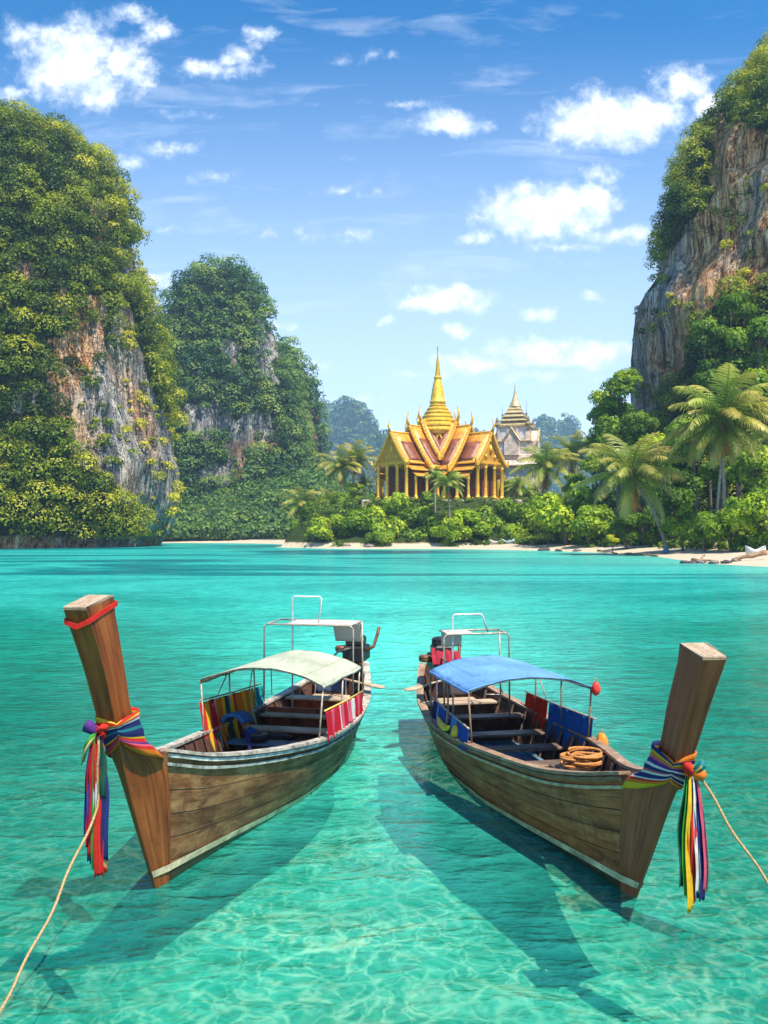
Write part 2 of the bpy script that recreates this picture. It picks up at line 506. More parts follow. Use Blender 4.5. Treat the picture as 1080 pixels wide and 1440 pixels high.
def wood_mat(name, dark, mid, light, rough=.55, grain=(14, 14, 1.2), seams=0, sc=1.0, worn=None, lowpaint=None):
    """timber; grain along v of the uv map; seams: plank joints across u"""
    m, N, out = new_mat(name)
    uv = N.uv()
    g = N.noise(N.scale(uv, grain), sc, 6, .62, .5)
    big = N.noise(N.scale(uv, (3, 1.2, 1)), 1.0, 4, .6)
    c = N.ramp(N.m('ADD', N.m('MULTIPLY', g, .62), N.m('MULTIPLY', big, .38)), [(.34, dark), (.5, mid), (.66, light)])
    h = N.m('MULTIPLY', g, .35)
    # stains, checks and small splits along the grain
    ck = N.noise(N.scale(uv, (grain[0] * 3.2, grain[1] * .55, 1)), sc, 4, .65, .3)
    c = N.mix(N.mr(ck, .60, .70, 0, .75), c, tuple(x * .35 for x in dark))
    bl = N.noise(N.scale(uv, (4, 2.4, 1)), 1.3, 6, .68)
    c = N.mix(N.mr(bl, .55, .75, 0, .6), c, tuple(x * .7 for x in dark))
    h = N.m('SUBTRACT', h, N.mr(ck, .60, .70, 0, .5))
    if worn:
        wn = N.noise(N.scale(uv, (5, 1.3, 1)), 1.6, 8, .70, .4)
        c = N.mix(N.mr(wn, .47, .66, 0, .85), c, worn)
        sp = N.noise(N.scale(uv, (30, 9, 1)), 1.5, 4, .7)
        c = N.mix(N.mr(sp, .66, .74, 0, .55), c, (.55, .50, .42))
        st = N.noise(N.scale(uv, (2.0, 16, 1)), 1.0, 5, .7)
        c = N.mix(N.mr(st, .50, .72, 0, .55), c, dark)
    if seams:
        u, v, _ = N.xyz(uv)
        wv = N.m('ADD', N.m('MULTIPLY', u, seams), N.m('MULTIPLY', N.noise(uv, 1.3, 2, .5), .10))
        fr = N.m('ABSOLUTE', N.m('SUBTRACT', N.m('FRACT', wv), .5))
        sm = N.mr(fr, .0, .045, 1, 0, 'SMOOTHSTEP')
        # each plank has its own tone
        pl = N('ShaderNodeTexWhiteNoise', {'W': N.m('FLOOR', N.m('ADD', wv, .5))}, noise_dimensions='1D')
        k = N.mr(pl, 0, 1, .72, 1.18)
        c = N.mix(1.0, c, N('ShaderNodeCombineColor', {0: k, 1: k, 2: k}), 'MULTIPLY')
        c = N.mix(N.m('MULTIPLY', sm, .88), c, (.012, .009, .007))
        h = N.m('SUBTRACT', h, N.m('MULTIPLY', sm, .9))
    if lowpaint:
        x, y, z = N.xyz(N.obj())
        line = N.m('SUBTRACT', N.m('SUBTRACT', lowpaint[0], N.m('MULTIPLY', y, lowpaint[1])), z)
        c = N.mix(N.mr(line, 0, .01), c, N.mix(N.mr(big, .3, .7), (.05, .018, .012), (.13, .05, .03)))
    rg = N.mr(g, .3, .7, rough + .15, rough - .1)
    if lowpaint:
        # wet, weedy band where the hull meets the sea
        wet = N.mr(N.m('ADD', z, N.m('MULTIPLY', N.noise(N.obj(), 5.0, 4, .6), .10)), .06, .15, 1, 0)
        c = N.mix(N.m('MULTIPLY', wet, .8), c, (.012, .020, .008))
        rg = N.m('MULTIPLY', rg, N.m('SUBTRACT', 1.0, N.m('MULTIPLY', wet, .6)))
    out(bsdf(N, c, rg, N.bump(h, .8, .012), spec=.35))
    return m

# ================================================================== the setting
def sheet(name, xs, ys, zf, mat):
    X, Y = np.meshgrid(xs, ys)
    Z = zf(X, Y)
    n, k = X.shape
    v = np.stack([X, Y, Z], -1).reshape(-1, 3)
    i = (np.arange(n - 1)[:, None] * k + np.arange(k - 1)[None, :]).ravel()
    f = np.stack([i, i + 1, i + k + 1, i + k], -1)
    me = bpy.data.meshes.new(name)
    me.from_pydata(v.tolist(), [], f.tolist())
    me.polygons.foreach_set('use_smooth', [True] * len(f))
    o = link_mesh(name, me, mat)
    return tag(o, kind='structure')

far = 2350
water = sheet('sea', np.array([-far, -200, -60, 60, 200, far]), np.array([-40, 0, 60, 150, 400, 2840.]), lambda X, Y: X * 0, water_mat())

def vnoise(X, Y, sc, seed=0):
    out = np.empty(X.shape)
    fx, fy = (X * sc).ravel(), (Y * sc).ravel()
    out = np.array([mnoise.fractal(Vector((a + seed * 17.3, b - seed * 9.1, seed * 3.7)), 1.0, 2.0, 4) for a, b in zip(fx, fy)])
    return out.reshape(X.shape)

SHORE = [(230, 30), (70, 66), (45, 80), (39.6, 88), (37.2, 98), (38.5, 110), (41, 128), (41, 152), (33, 178), (25, 188), (16.5, 197), (5, 200), (-6.6, 199), (-16, 206), (-22, 218),
         (-29, 225), (-24, 250), (-33, 290), (-45, 318), (-62, 338), (-83, 344), (-180, 350), (-180, 2890), (420, 2890), (420, 30)]
def shore_dist(X, Y):
    P = np.array(SHORE, float)
    A, B = P, np.roll(P, -1, 0)
    best = np.full(X.shape, 1e9); ins = np.zeros(X.shape, bool)
    for (ax, ay), (bx, by) in zip(A, B):
        dx, dy = bx - ax, by - ay
        t = np.clip(((X - ax) * dx + (Y - ay) * dy) / (dx * dx + dy * dy), 0, 1)
        best = np.minimum(best, np.hypot(X - ax - t * dx, Y - ay - t * dy))
        with np.errstate(divide='ignore', invalid='ignore'):
            c = ((ay > Y) != (by > Y)) & (X < (bx - ax) * (Y - ay) / (by - ay + 1e-12) + ax)
        ins ^= c
    return np.where(ins, best, -best)

TEMPLE = at(616, 705, 240)
PAGODA = at(720, 700, 288)
def land_h(X, Y, rough=True):
    X = np.asarray(X, float); Y = np.asarray(Y, float)
    d = shore_dist(X, Y)
    z = np.interp(d, [-60, -14, -5, 0, 3, 7, 14, 40, 90, 1000], [-5, -2.0, -.6, 0, .35, .75, 1.35, 3.2, 7, 11])
    r = np.hypot((X - TEMPLE.x) / 1.35, Y - TEMPLE.y)
    z = np.maximum(z, np.where(d > 2, np.interp(r, [0, 21, 37], [TEMPLE.z - .9, TEMPLE.z - .9, 0]), -9))
    r = np.hypot(X - PAGODA.x, Y - PAGODA.y)
    z = np.maximum(z, np.where(d > 2, np.interp(r, [0, 16, 48], [PAGODA.z - .3, PAGODA.z - .3, 0]), -9))
    return z
def ground_z(x, y):
    return float(land_h(np.array([x]), np.array([y]))[0])

xs = np.concatenate([np.arange(-190, -60, 8), np.arange(-60, 75, 1.5), np.arange(75, 260, 8)])
ys = np.concatenate([np.arange(60, 240, 1.5), np.arange(240, 480, 6), np.arange(480, 700, 30)])
def island_z(X, Y):
    z = land_h(X, Y)
    d = shore_dist(X, Y)
    n = vnoise(X, Y, .12, 3)
    return z + n * np.interp(d, [-1, 0, 4, 20], [.04, .06, .12, .5])
tag(sheet('island_ground', xs, ys, island_z, land_mat()), kind='structure')

def bed_z(X, Y):
    return np.interp(Y, [-40, 5, 18, 40, 90, 400], [-.72, -.78, -1.3, -3.4, -7.5, -9.0]) + .16 * vnoise(X, Y, .35, 5) + np.interp(np.abs(X), [0, 3, 9, 60], [.10, 0, -.3, -1.5])
bx = np.concatenate([[-far, -300, -60, -30], np.arange(-18, 18.1, .6), [30, 60, 300, far]])
by = np.concatenate([[-40, -10], np.arange(0, 40, .7), [45, 55, 70, 100, 200, 400, 900, 2840]])
tag(sheet('seabed', bx, by, bed_z, sand_mat('seabed_sand', (.60, .52, .40), (.86, .80, .66), .8)), kind='structure')

# air over the bay
mh, Nh, outh = new_mat('sea_air')
outh(Nh('ShaderNodeVolumePrincipled', {'Color': (.46, .76, 1.0, 1), 'Density': .00022, 'Anisotropy': 0.0}), 'Volume')
hz = MB().box((0, 1420, 212), (4800, 2930, 456)).build('haze', mh)
tag(hz, kind='stuff')

# ================================================================== foliage
def leaf_cloud(centers, radii, n, size, rng, up=.35, shell=.55, tints=None, squash=.85, drop=.25):
    """leaf-sized faces spread over the clumps: returns verts (N*4,3), tint (N)"""
    centers = np.asarray(centers, float); radii = np.asarray(radii, float)
    K = len(centers)
    n = np.asarray(n) if np.ndim(n) else np.full(K, n)
    idx = np.repeat(np.arange(K), n)
    M = len(idx)
    d = rng.normal(size=(M, 3)); d[:, 2] = d[:, 2] * .9 + .25
    d /= np.linalg.norm(d, axis=1)[:, None]
    keep = d[:, 2] > -.55
    d[~keep, 2] *= -.6
    d /= np.linalg.norm(d, axis=1)[:, None]
    rad = radii[idx] * (shell + (1 - shell) * rng.random(M) ** .6) * (.86 + .28 * rng.random(M))
    c = centers[idx] + d * rad[:, None] * np.array([1, 1, squash])
    nrm = d + np.array([0, 0, up]) + rng.normal(size=(M, 3)) * .30
    nrm /= np.linalg.norm(nrm, axis=1)[:, None]
    a = np.cross(nrm, rng.normal(size=(M, 3))); a /= np.linalg.norm(a, axis=1)[:, None] + 1e-9
    b = np.cross(nrm, a)
    s = size * (.6 + .8 * rng.random(M)) if np.ndim(size) == 0 else np.asarray(size)[idx] * (.6 + .8 * rng.random(M))
    a *= (s * .5)[:, None]; b *= (s * (.28 + .14 * rng.random(M)))[:, None]
    dr = nrm * (s * .10)[:, None]
    v = np.stack([c - a - dr, c - b * 1.0 + dr, c + a - dr, c + b + dr], 1).reshape(-1, 3)
    t = (tints[idx] if tints is not None else np.full(M, .5)) + rng.normal(size=M) * .10
    return v, np.clip(t, 0, 1)

def quads_mesh(name, v, tint):
    me = bpy.data.meshes.new(name)
    nq = len(v) // 4
    me.vertices.add(len(v)); me.vertices.foreach_set('co', np.ascontiguousarray(v, dtype=np.float32).ravel())
    me.loops.add(nq * 4); me.loops.foreach_set('vertex_index', np.arange(nq * 4, dtype=np.int32))
    me.polygons.add(nq)
    me.polygons.foreach_set('loop_start', np.arange(0, nq * 4, 4, dtype=np.int32))
    me.update(calc_edges=True)
    at_ = me.attributes.new('tint', 'FLOAT', 'FACE')
    at_.data.foreach_set('value', np.asarray(tint, dtype=np.float32))
    return me

LEAF_CLIFF = leaf_mat('cliff_leaves', [(0, (.016, .042, .006)), (.35, (.075, .130, .010)), (.60, (.25, .31, .016)), (1, (.56, .52, .035))], .32)
LEAF_FAR = leaf_mat('distant_leaves', [(0, (.018, .060, .018)), (.4, (.06, .15, .034)), (.7, (.15, .26, .045)), (1, (.28, .36, .06))], .30)
LEAF_TREE = leaf_mat('tree_leaves', [(0, (.025, .065, .008)), (.35, (.12, .22, .016)), (.65, (.27, .38, .026)), (1, (.50, .54, .05))], .36, True)
BARK = plain('bark', (.16, .115, .075), .9, var=.3, sc=2.0)

# ================================================================== cliffs
def poly_mask(px, py, polys):
    ins = np.zeros(px.shape, bool)
    for P in polys:
        c = np.zeros(px.shape, bool)
        for i in range(len(P)):
            (ax, ay), (bx, by) = P[i], P[(i + 1) % len(P)]
            with np.errstate(divide='ignore', invalid='ignore'):
                c ^= ((ay > py) != (by > py)) & (px < (bx - ax) * (py - ay) / (by - ay + 1e-12) + ax)
        ins |= c
    return ins

def zpoly(pts, ox, oy, sc):
    return [(ox + x / sc, oy + y / sc) for x, y in pts]

def project(v):
    d = np.maximum(v[:, 1], 1)
    return 540 + v[:, 0] / d * FPX, HOR - (v[:, 2] - CAM_Z) / d * FPX

class Cliff:
    def __init__(s, name, cx, cy, prof, mat, ry=.8, expo=2.6, amp=(5, 2.2, 1.0), nth=260, nz=150, seed=0, arc=(0, 2 * math.pi), bulge=None, sc=1.0):
        """prof: list of (z, radius in x); the wall is an uneven ring at every height"""
        prof = sorted(prof)
        zs_, rs_ = [p[0] for p in prof], [p[1] for p in prof]
        th = np.linspace(arc[0], arc[1], nth)
        zt = zs_[-1]
        # denser rows near the rounded top
        t = np.linspace(0, 1, nz)
        zz = zs_[0] + (zt - zs_[0]) * (1 - (1 - t) ** 1.35)
        rr = np.array([smooth_interp(z, zs_, rs_) for z in zz])
        ct, st = np.cos(th), np.sin(th)
        k = 1.0 / (np.abs(ct) ** expo + np.abs(st) ** expo) ** (1 / expo)
        X = cx + rr[:, None] * (k * ct)[None, :]
        Y = cy + rr[:, None] * ry * (k * st)[None, :]
        Z = np.repeat(zz[:, None], nth, 1)
        V = np.stack([X, Y, Z], -1).reshape(-1, 3)
        N_ = np.stack([np.repeat((ct)[None, :], nz, 0), np.repeat(st[None, :], nz, 0), np.zeros((nz, nth))], -1).reshape(-1, 3)
        disp = np.zeros(len(V))
        for i, (x, y, z) in enumerate(V):
            o = seed * 31.7
            a = mnoise.fractal(Vector((x * .022 / sc + o, y * .022 / sc, z * .016 / sc)), 1.0, 2.0, 3)
            b = mnoise.noise(Vector((x * .075 / sc + o, y * .075 / sc, z * .014 / sc)))
            b = 1 - 2 * abs(b)
            c = mnoise.fractal(Vector((x * .20 / sc, y * .20 / sc + o, z * .06 / sc)), 1.0, 2.0, 3)
            e = 1 - 2 * abs(mnoise.noise(Vector((x * .21 / sc, y * .21 / sc + o, z * .022 / sc))))
            g = mnoise.noise(Vector((x * .05 / sc + o, y * .05 / sc, z * .11 / sc)))
            disp[i] = amp[0] * a + amp[1] * (b - .4) + amp[2] * (c + .8 * e + .7 * g)
        if bulge is not None:
            disp = disp + bulge(V, N_)
        fade = np.clip(np.repeat(rr, nth) / (rr.max() * .35), .12, 1)
        V = V + N_ * (disp * fade)[:, None]
        V[:, 2] += np.array([mnoise.fractal(Vector((x * .05 / sc, y * .05 / sc, seed)), 1.0, 2.0, 3) for x, y, z in V]) * 2.5 * sc * np.clip((V[:, 2] - zs_[0]) / 12, 0, 1)
        i = (np.arange(nz - 1)[:, None] * nth + np.arange(nth - 1)[None, :]).ravel()
        F = np.stack([i, i + 1, i + nth + 1, i + nth], -1)
        me = bpy.data.meshes.new(name)
        me.from_pydata(V.tolist(), [], F.tolist())
        me.polygons.foreach_set('use_smooth', [True] * len(F))
        me.set_sharp_from_angle(angle=R(50))
        s.me = me
        s.o = link_mesh(name, me, mat)
        tag(s.o, kind='structure')
        s.V, s.F = V, F
        a = V[F[:, 1]] - V[F[:, 0]]; b = V[F[:, 3]] - V[F[:, 0]]
        n = np.cross(a, b); s.area = np.linalg.norm(n, axis=1) + 1e-9
        s.n = n / s.area[:, None]
        s.c = V[F].mean(1)
    def scatter(s, count, rng, rocks, p_rock=.1, zmin=4, margin=170, facing=-.35):
        view = s.c - np.array([0, 0, CAM_Z]); view /= np.linalg.norm(view, axis=1)[:, None]
        f = -(s.n * view).sum(1)
        px, py = project(s.c)
        w = s.area * (f > facing) * (px > -margin) * (px < 1080 + margin) * (py > -160)
        w = w * (.35 + np.abs(f))
        w = w * np.where(poly_mask(px, py, rocks), p_rock, 1.0) * (s.c[:, 2] > zmin)
        pick = rng.choice(len(w), size=count, p=w / w.sum())
        uv = rng.random((count, 2))
        A, B, D = s.V[s.F[pick, 0]], s.V[s.F[pick, 1]], s.V[s.F[pick, 3]]
        P = A + (B - A) * uv[:, :1] + (D - A) * uv[:, 1:]
        return P, s.n[pick]

def shade_gaps(cliff, rocks, zmin):  # marks planted rock, where moss and gap shade are painted together
    px, py = project(cliff.V)
    jx = np.array([mnoise.noise(Vector(v) * .12) for v in cliff.V.tolist()]) * 14
    k = (~poly_mask(px + jx, py + jx, rocks)) & (cliff.V[:, 2] > zmin)
    a = cliff.me.attributes.new('moss', 'FLOAT', 'POINT')
    a.data.foreach_set('value', k.astype(np.float32))

def clothe(cliff, name, count, nleaf, rad, size, rng, rocks, mat, label, p_rock=.1, zmin=4, tint_fn=None, push=.45, facing=-.35, gap=.50):
    shade_gaps(cliff, rocks, zmin)
    P, n = cliff.scatter(count, rng, rocks, p_rock, zmin, facing=facing)
    px, py = project(P)
    rk = poly_mask(px, py, rocks)
    r = rad[0] + (rad[1] - rad[0]) * rng.random(count) ** 1.8
    r = np.where(rk, r * .55, r)
    # clumps keep some distance so that dark gaps stay between them
    order = np.argsort(-r)
    P, n, r = P[order], n[order], r[order]
    acc = np.zeros((count, 3)); ar = np.zeros(count); keep = []; k = 0
    for i in range(count):
        if k and (((acc[:k] - P[i]) ** 2).sum(1) < (gap * (ar[:k] + r[i])) ** 2).any(): continue
        acc[k] = P[i]; ar[k] = r[i]; keep.append(i); k += 1
    P, n, r = P[keep], n[keep], r[keep]; count = k
    c = P + n * (r * push)[:, None] + np.array([0, 0, 1]) * (r * .25)[:, None]
    patch = np.array([mnoise.noise(Vector(p) * .045) for p in P.tolist()])
    t = .56 + .42 * patch + rng.normal(size=count) * .22
    if tint_fn is not None: t = t + tint_fn(P)
    nl = np.maximum(10, nleaf * (r / rad[1]) ** 1.6).astype(int)
    v, tt = leaf_cloud(c, r, nl, size, rng, tints=t, squash=.8)
    o = link_mesh(name, quads_mesh(name, v, tt), mat)
    tag(o, label, 'foliage', kind='stuff')
    return o

# --- big cliff at the left edge
d0 = 240.
sil = [(158, -40), (160, 0), (168, 52), (190, 100), (225, 143), (270, 166), (310, 181), (370, 192), (420, 210), (470, 224), (520, 234), (570, 244), (620, 256), (660, 264), (700, 260), (740, 246), (770, 234)]
cx0 = -122.
prof = [(CAM_Z + (HOR - py) * d0 / FPX, (px - 36 - 540) * d0 / FPX - cx0) for py, px in sil[1:]] + [(124, 2.), (-6, (200 - 540) * d0 / FPX - cx0)]
def bulge_left(V, N_):
    k = np.clip(1 - V[:, 2] / 46, 0, 1) ** .8
    fr = np.exp(-((np.degrees(np.arctan2(N_[:, 1], N_[:, 0])) + 96) / 30) ** 2)
    return 17 * k * fr
left = Cliff('limestone_cliff', cx0, d0 + 8, prof, rock_mat('limestone_left', .40), ry=.78, arc=(-math.pi, .5), amp=(5.5, 2.6, 1.1), nth=420, nz=230, seed=1, bulge=bulge_left)
RL = [zpoly([(235, 600), (320, 600), (325, 760), (345, 800), (345, 640), (390, 600), (440, 780), (465, 900), (520, 1000), (550, 1100), (570, 1190), (560, 1300), (600, 1420), (420, 1420), (440, 1320), (370, 1230), (320, 1160), (230, 1140), (190, 1010), (140, 900), (135, 750), (215, 720)], 0, 140, 2.214),
      zpoly([(20, 520), (90, 500), (135, 540), (70, 575)], 0, 140, 2.214), zpoly([(350, 480), (385, 470), (395, 560), (360, 560)], 0, 140, 2.214), zpoly([(170, 590), (215, 580), (215, 660), (180, 660)], 0, 140, 2.214),
      zpoly([(265, 310), (325, 300), (330, 420), (275, 420)], 0, 140, 2.214), zpoly([(345, 450), (415, 440), (410, 590), (350, 590)], 0, 140, 2.214), zpoly([(20, 900), (110, 890), (90, 960), (20, 960)], 0, 140, 2.214)]
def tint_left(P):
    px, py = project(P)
    return .20 * np.clip((px - 150) / 90, -1, 1) * (py > 300) + .24 * np.clip((py - 540) / 90, 0, 1) - .03  # sunlight painted into the leaf tint: brighter toward the right side and foot
rng = np.random.default_rng(11)
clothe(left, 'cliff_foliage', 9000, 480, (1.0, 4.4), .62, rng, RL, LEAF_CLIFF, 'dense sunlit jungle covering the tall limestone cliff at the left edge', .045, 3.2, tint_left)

# --- big cliff at the right edge
d1 = 185.
silr = [(25, 1120), (60, 1078), (110, 1046), (150, 1013), (210, 995), (260, 962), (310, 947), (360, 918), (400, 903), (440, 899), (490, 898), (540, 903), (600, 912), (660, 905), (740, 890)]
cx1 = 120.
prof = [(CAM_Z + (HOR - py) * d1 / FPX, cx1 - (px + 18 + 62 * min(1, max(0, (py - 100) / 240)) - 540) * d1 / FPX) for py, px in silr] + [(-6, cx1 - (965 - 540) * d1 / FPX), (126, 22.), (137, 4.)]
right = Cliff('limestone_cliff', cx1, d1 + 26, prof, rock_mat('limestone_right', .70), ry=.85, arc=(math.pi - .7, 1.9 * math.pi), amp=(3.6, 2.4, 1.2), nth=420, nz=230, seed=4)
RR = [zpoly([(165, 920), (200, 900), (250, 850), (290, 760), (350, 680), (430, 600), (460, 480), (470, 340), (490, 480), (560, 480), (700, 500), (700, 880), (560, 880), (500, 890), (430, 960), (380, 1020), (350, 1150), (290, 1220), (240, 1330), (150, 1390), (70, 1200), (90, 930)], 820, 30, 2.3615), zpoly([(430, 440), (465, 280), (520, 330), (600, 350), (720, 360), (720, 620), (440, 640)], 820, 30, 2.3615)]
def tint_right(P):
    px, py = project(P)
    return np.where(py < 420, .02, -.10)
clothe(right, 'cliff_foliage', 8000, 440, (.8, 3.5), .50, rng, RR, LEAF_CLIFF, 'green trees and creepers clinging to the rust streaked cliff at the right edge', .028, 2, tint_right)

# --- second cliff behind, and its lower shoulder
d2 = 430.
silm = [(378, 305), (383, 340), (402, 360), (432, 376), (470, 386), (505, 397), (540, 410), (580, 420), (640, 432), (700, 440), (765, 450)]
cxm = (300 - 540) * d2 / FPX
prof = [(CAM_Z + (HOR - py) * d2 / FPX, (px - 14 - 540) * d2 / FPX - cxm) for py, px in silm] + [(-5, 55.), (CAM_Z + (HOR - 376) * d2 / FPX, 1.)]
mid = Cliff('limestone_cliff', cxm, d2, prof, rock_mat('limestone_back', .25, .7), ry=.8, expo=2.3, arc=(-math.pi, .6), amp=(5, 4, 1.6), nth=240, nz=150, seed=7, sc=1.4)
RM = [zpoly(q, 200, 350, 3.0) for q in (
    [(470, 300), (560, 290), (585, 420), (570, 560), (480, 540)], [(340, 390), (410, 390), (410, 520), (345, 510)],
    [(500, 340), (540, 310), (560, 420), (550, 540), (500, 520)], [(355, 420), (392, 415), (395, 490), (360, 490)],
    [(150, 690), (220, 660), (330, 650), (380, 720), (440, 700), (530, 680), (560, 780), (560, 830), (440, 850), (430, 970), (240, 1000), (230, 940), (350, 900), (360, 800), (200, 790)])]
clothe(mid, 'cliff_foliage', 9000, 230, (1.8, 5.8), 1.1, rng, RM, LEAF_FAR, 'bluish green jungle draped over the rounded second cliff left of the temple', .02, 3)
d3 = 520.
sils = [(488, 405), (500, 416), (530, 430), (570, 441), (640, 444), (700, 447), (760, 452)]
cxs = (392 - 540) * d3 / FPX
prof = [(CAM_Z + (HOR - py) * d3 / FPX, (px - 540) * d3 / FPX - cxs) for py, px in sils] + [(-5, 30.), (CAM_Z + (HOR - 482) * d3 / FPX, 1.)]
sho = Cliff('limestone_cliff', cxs, d3, prof, bpy.data.materials['limestone_back'], ry=.9, arc=(-math.pi, .6), amp=(3, 3, 1.4), nth=150, nz=110, seed=9, sc=1.4)
RS = [zpoly([(690, 700), (730, 680), (732, 880), (690, 870)], 200, 350, 3.0), zpoly([(640, 640), (668, 640), (668, 720), (645, 720)], 200, 350, 3.0)]
clothe(sho, 'cliff_foliage', 3500, 110, (1.9, 5.6), 1.5, rng, RS, LEAF_FAR, 'trees on the narrow rock shoulder right of the rounded second cliff', .02, 3)

# --- forest apron at the foot of the second cliff
def apron_h(X, Y):
    px = 540 + X / Y * FPX
    rise = np.clip((Y - 352) / 75, 0, 1)
    k = np.interp(px, [150, 240, 330, 400, 450, 490, 540, 700], [30, 24, 30, 38, 34, 24, 15, 12])
    return -3 + (k + 3) * rise ** .7 + 1.5 * vnoise(X, Y, .03, 2)
tag(sheet('forest_slope', np.arange(-170, 150, 5), np.arange(346, 560, 5), apron_h, bpy.data.materials['island_ground']), kind='structure')
n = 3300
Y = 350 + 140 * rng.random(n) ** 1.5
X = (rng.uniform(215, 640, n) - 540) / FPX * Y
d_ = shore_dist(X, Y)
ok = (d_ > 4) | (Y > 356)
X, Y = X[ok], Y[ok]
Z = np.maximum(apron_h(X, Y), 1)
r = 2.2 + 3.0 * rng.random(len(X)) ** 1.5
v, tt = leaf_cloud(np.stack([X, Y, Z + r * .7], 1), r, 60, 1.45, rng, tints=.52 + .15 * rng.normal(size=len(X)), squash=.9)
tag(link_mesh('forest', quads_mesh('forest', v, tt), LEAF_FAR), 'sunlit forest on the low slope between the left cliffs and the temple', 'forest', kind='stuff')
# far shore of sand under it is part of the island sheet

# --- hazy hills on the skyline
def hill(px0, pytop, wpx, d, seed, label, expo=2.4, cnt=3200):
    cx = (px0 - 540) * d / FPX
    zt = CAM_Z + (HOR - pytop) * d / FPX
    w = wpx * d / FPX
    prof = [(-6, w * 1.5), (zt * .2, w * 1.2), (zt * .5, w * .92), (zt * .72, w * .70), (zt * .88, w * .44), (zt * .96, w * .24), (zt, 2.)]
    h = Cliff('hill', cx, d, prof, bpy.data.materials['limestone_back'], ry=.7, expo=expo, arc=(-math.pi, .4), amp=(10, 6, 5), nth=110, nz=70, seed=seed, sc=4.4)
    clothe(h, 'hill_foliage', cnt, 44, (5, 12), 6.0, rng, [[(0, 0), (1, 0), (0, 1)]], LEAF_FAR, label, 1, 2, lambda P: -.10 + 0 * P[:, 0])
hill(490, 564, 60, 2012, 21, 'steep wooded hill in blue haze left of the temple')
hill(452, 562, 34, 2275, 22, 'hazy wooded peak half hidden behind the second cliff')
hill(540, 612, 52, 1750, 23, 'low hazy wooded hill right beside the temple gables')
hill(722, 584, 36, 2100, 24, 'hazy hill behind the pale tower, between tower and temple')
hill(765, 588, 40, 2187, 25, 'hazy wooded hill just right of the pale tower')
hill(799, 588, 30, 2275, 26, 'pointed hazy peak right of the other skyline hills', 2.0)
hill(660, 606, 80, 2362, 27, 'long low hazy ridge behind the temple spire')
hill(838, 610, 50, 2275, 28, 'low hazy ridge running behind the right hand trees')

# ================================================================== the long-tail boats
BS = [-.62, 0, .5, 1.2, 2, 3, 4.2, 5.3, 6.4, 7.2]
BB = [.10, .21, .33, .50, .68, .82, .84, .74, .50, .27]
BP = [.95, .85, .78, .66, .53, .43, .39, .43, .5, .55]

def canvas_mat(name, col, dirt):
    """sun-faded tarpaulin: wrinkles, stains and two sewn seams"""
    m, N, out = new_mat(name)
    uv = N.uv(); u, v, _ = N.xyz(uv)
    big = N.noise(uv, 2.2, 5, .65)
    wr = N.noise(N.scale(uv, (3, 9, 1)), 1.6, 5, .6, 1.2)
    st = N.noise(uv, 7, 6, .7)
    c = N.mix(N.mr(big, .35, .68), tuple(x * .72 for x in col), tuple(min(1, x * 1.15 + .02) for x in col))
    c = N.mix(N.mr(st, .56, .74, 0, .6), c, dirt)
    seam = N.m('MINIMUM', N.m('ABSOLUTE', N.m('SUBTRACT', N.m('FRACT', N.m('MULTIPLY', v, 3.0)), .5)), N.m('ABSOLUTE', N.m('SUBTRACT', u, .04)))
    sm = N.mr(seam, 0, .02, 1, 0)
    c = N.mix(N.m('MULTIPLY', sm, .45), c, dirt)
    h = N.m('ADD', N.m('MULTIPLY', wr, 1.0), N.m('MULTIPLY', sm, .25))
    d = bsdf(N, c, .75, N.bump(h, .7, .035), spec=.2)
    out(N('ShaderNodeMixShader', {0: .16, 1: d, 2: N('ShaderNodeBsdfTranslucent', {'Color': c})}))
    return m

class Hull:
    def __init__(s, lift):
        s.lift = lift           # how high this boat's bow stands
        s.zg_ = [1.46 * lift, 1.27 * lift, 1.12 * lift, .98 * lift, .86 * (lift + 1) / 2, .75, .70, .74, .88, 1.05]
    def b(s, t): return smooth_interp(t, BS, BB)
    def zg(s, t): return smooth_interp(t, BS, s.zg_)
    def p(s, t): return smooth_interp(t, BS, BP)
    def zk(s, t):
        if t < 0: return -2.0 * t * s.lift
        return smooth_interp(t, [0, .25, 1.2, 4, 6.4, 7.2], [0, -.30, -.40, -.40, -.22, .10])
    def pt(s, t, v, side, inset=0.0):
        zk, zg = s.zk(t), s.zg(t)
        w = max(.0, s.b(t) * (max(v, 0) ** s.p(t)) - inset)
        return Vector((side * w, t, zk + (zg - zk) * v))
    def at_z(s, t, z, side, off=0.0):
        zk, zg = s.zk(t), s.zg(t)
        v = min(1, max(0, (z - zk) / (zg - zk)))
        q = s.pt(t, v, side)
        q.x += side * off
        q.z = max(z, zk)
        return q

def sweep_rect(mb, path, w, h, lat):
    """a strip of w x h following path; lat: outward direction at each point"""
    P = []; UV = []; L = 0
    for i, p in enumerate(path):
        if i: L += (path[i] - path[i - 1]).length
        a = lat[i].normalized() * (w / 2)
        z = Vector((0, 0, h / 2))
        P.append([p - a - z, p + a - z, p + a + z, p - a + z])
        UV.append([(0, L), (.3, L), (.6, L), (.9, L)])
    mb.grid(P, UV, closed=True)
    n = len(path)
    o = len(mb.v) - 4 * n
    mb.f.append((o + 3, o + 2, o + 1, o)); e = o + 4 * (n - 1)
    mb.f.append((e, e + 1, e + 2, e + 3))
    return mb

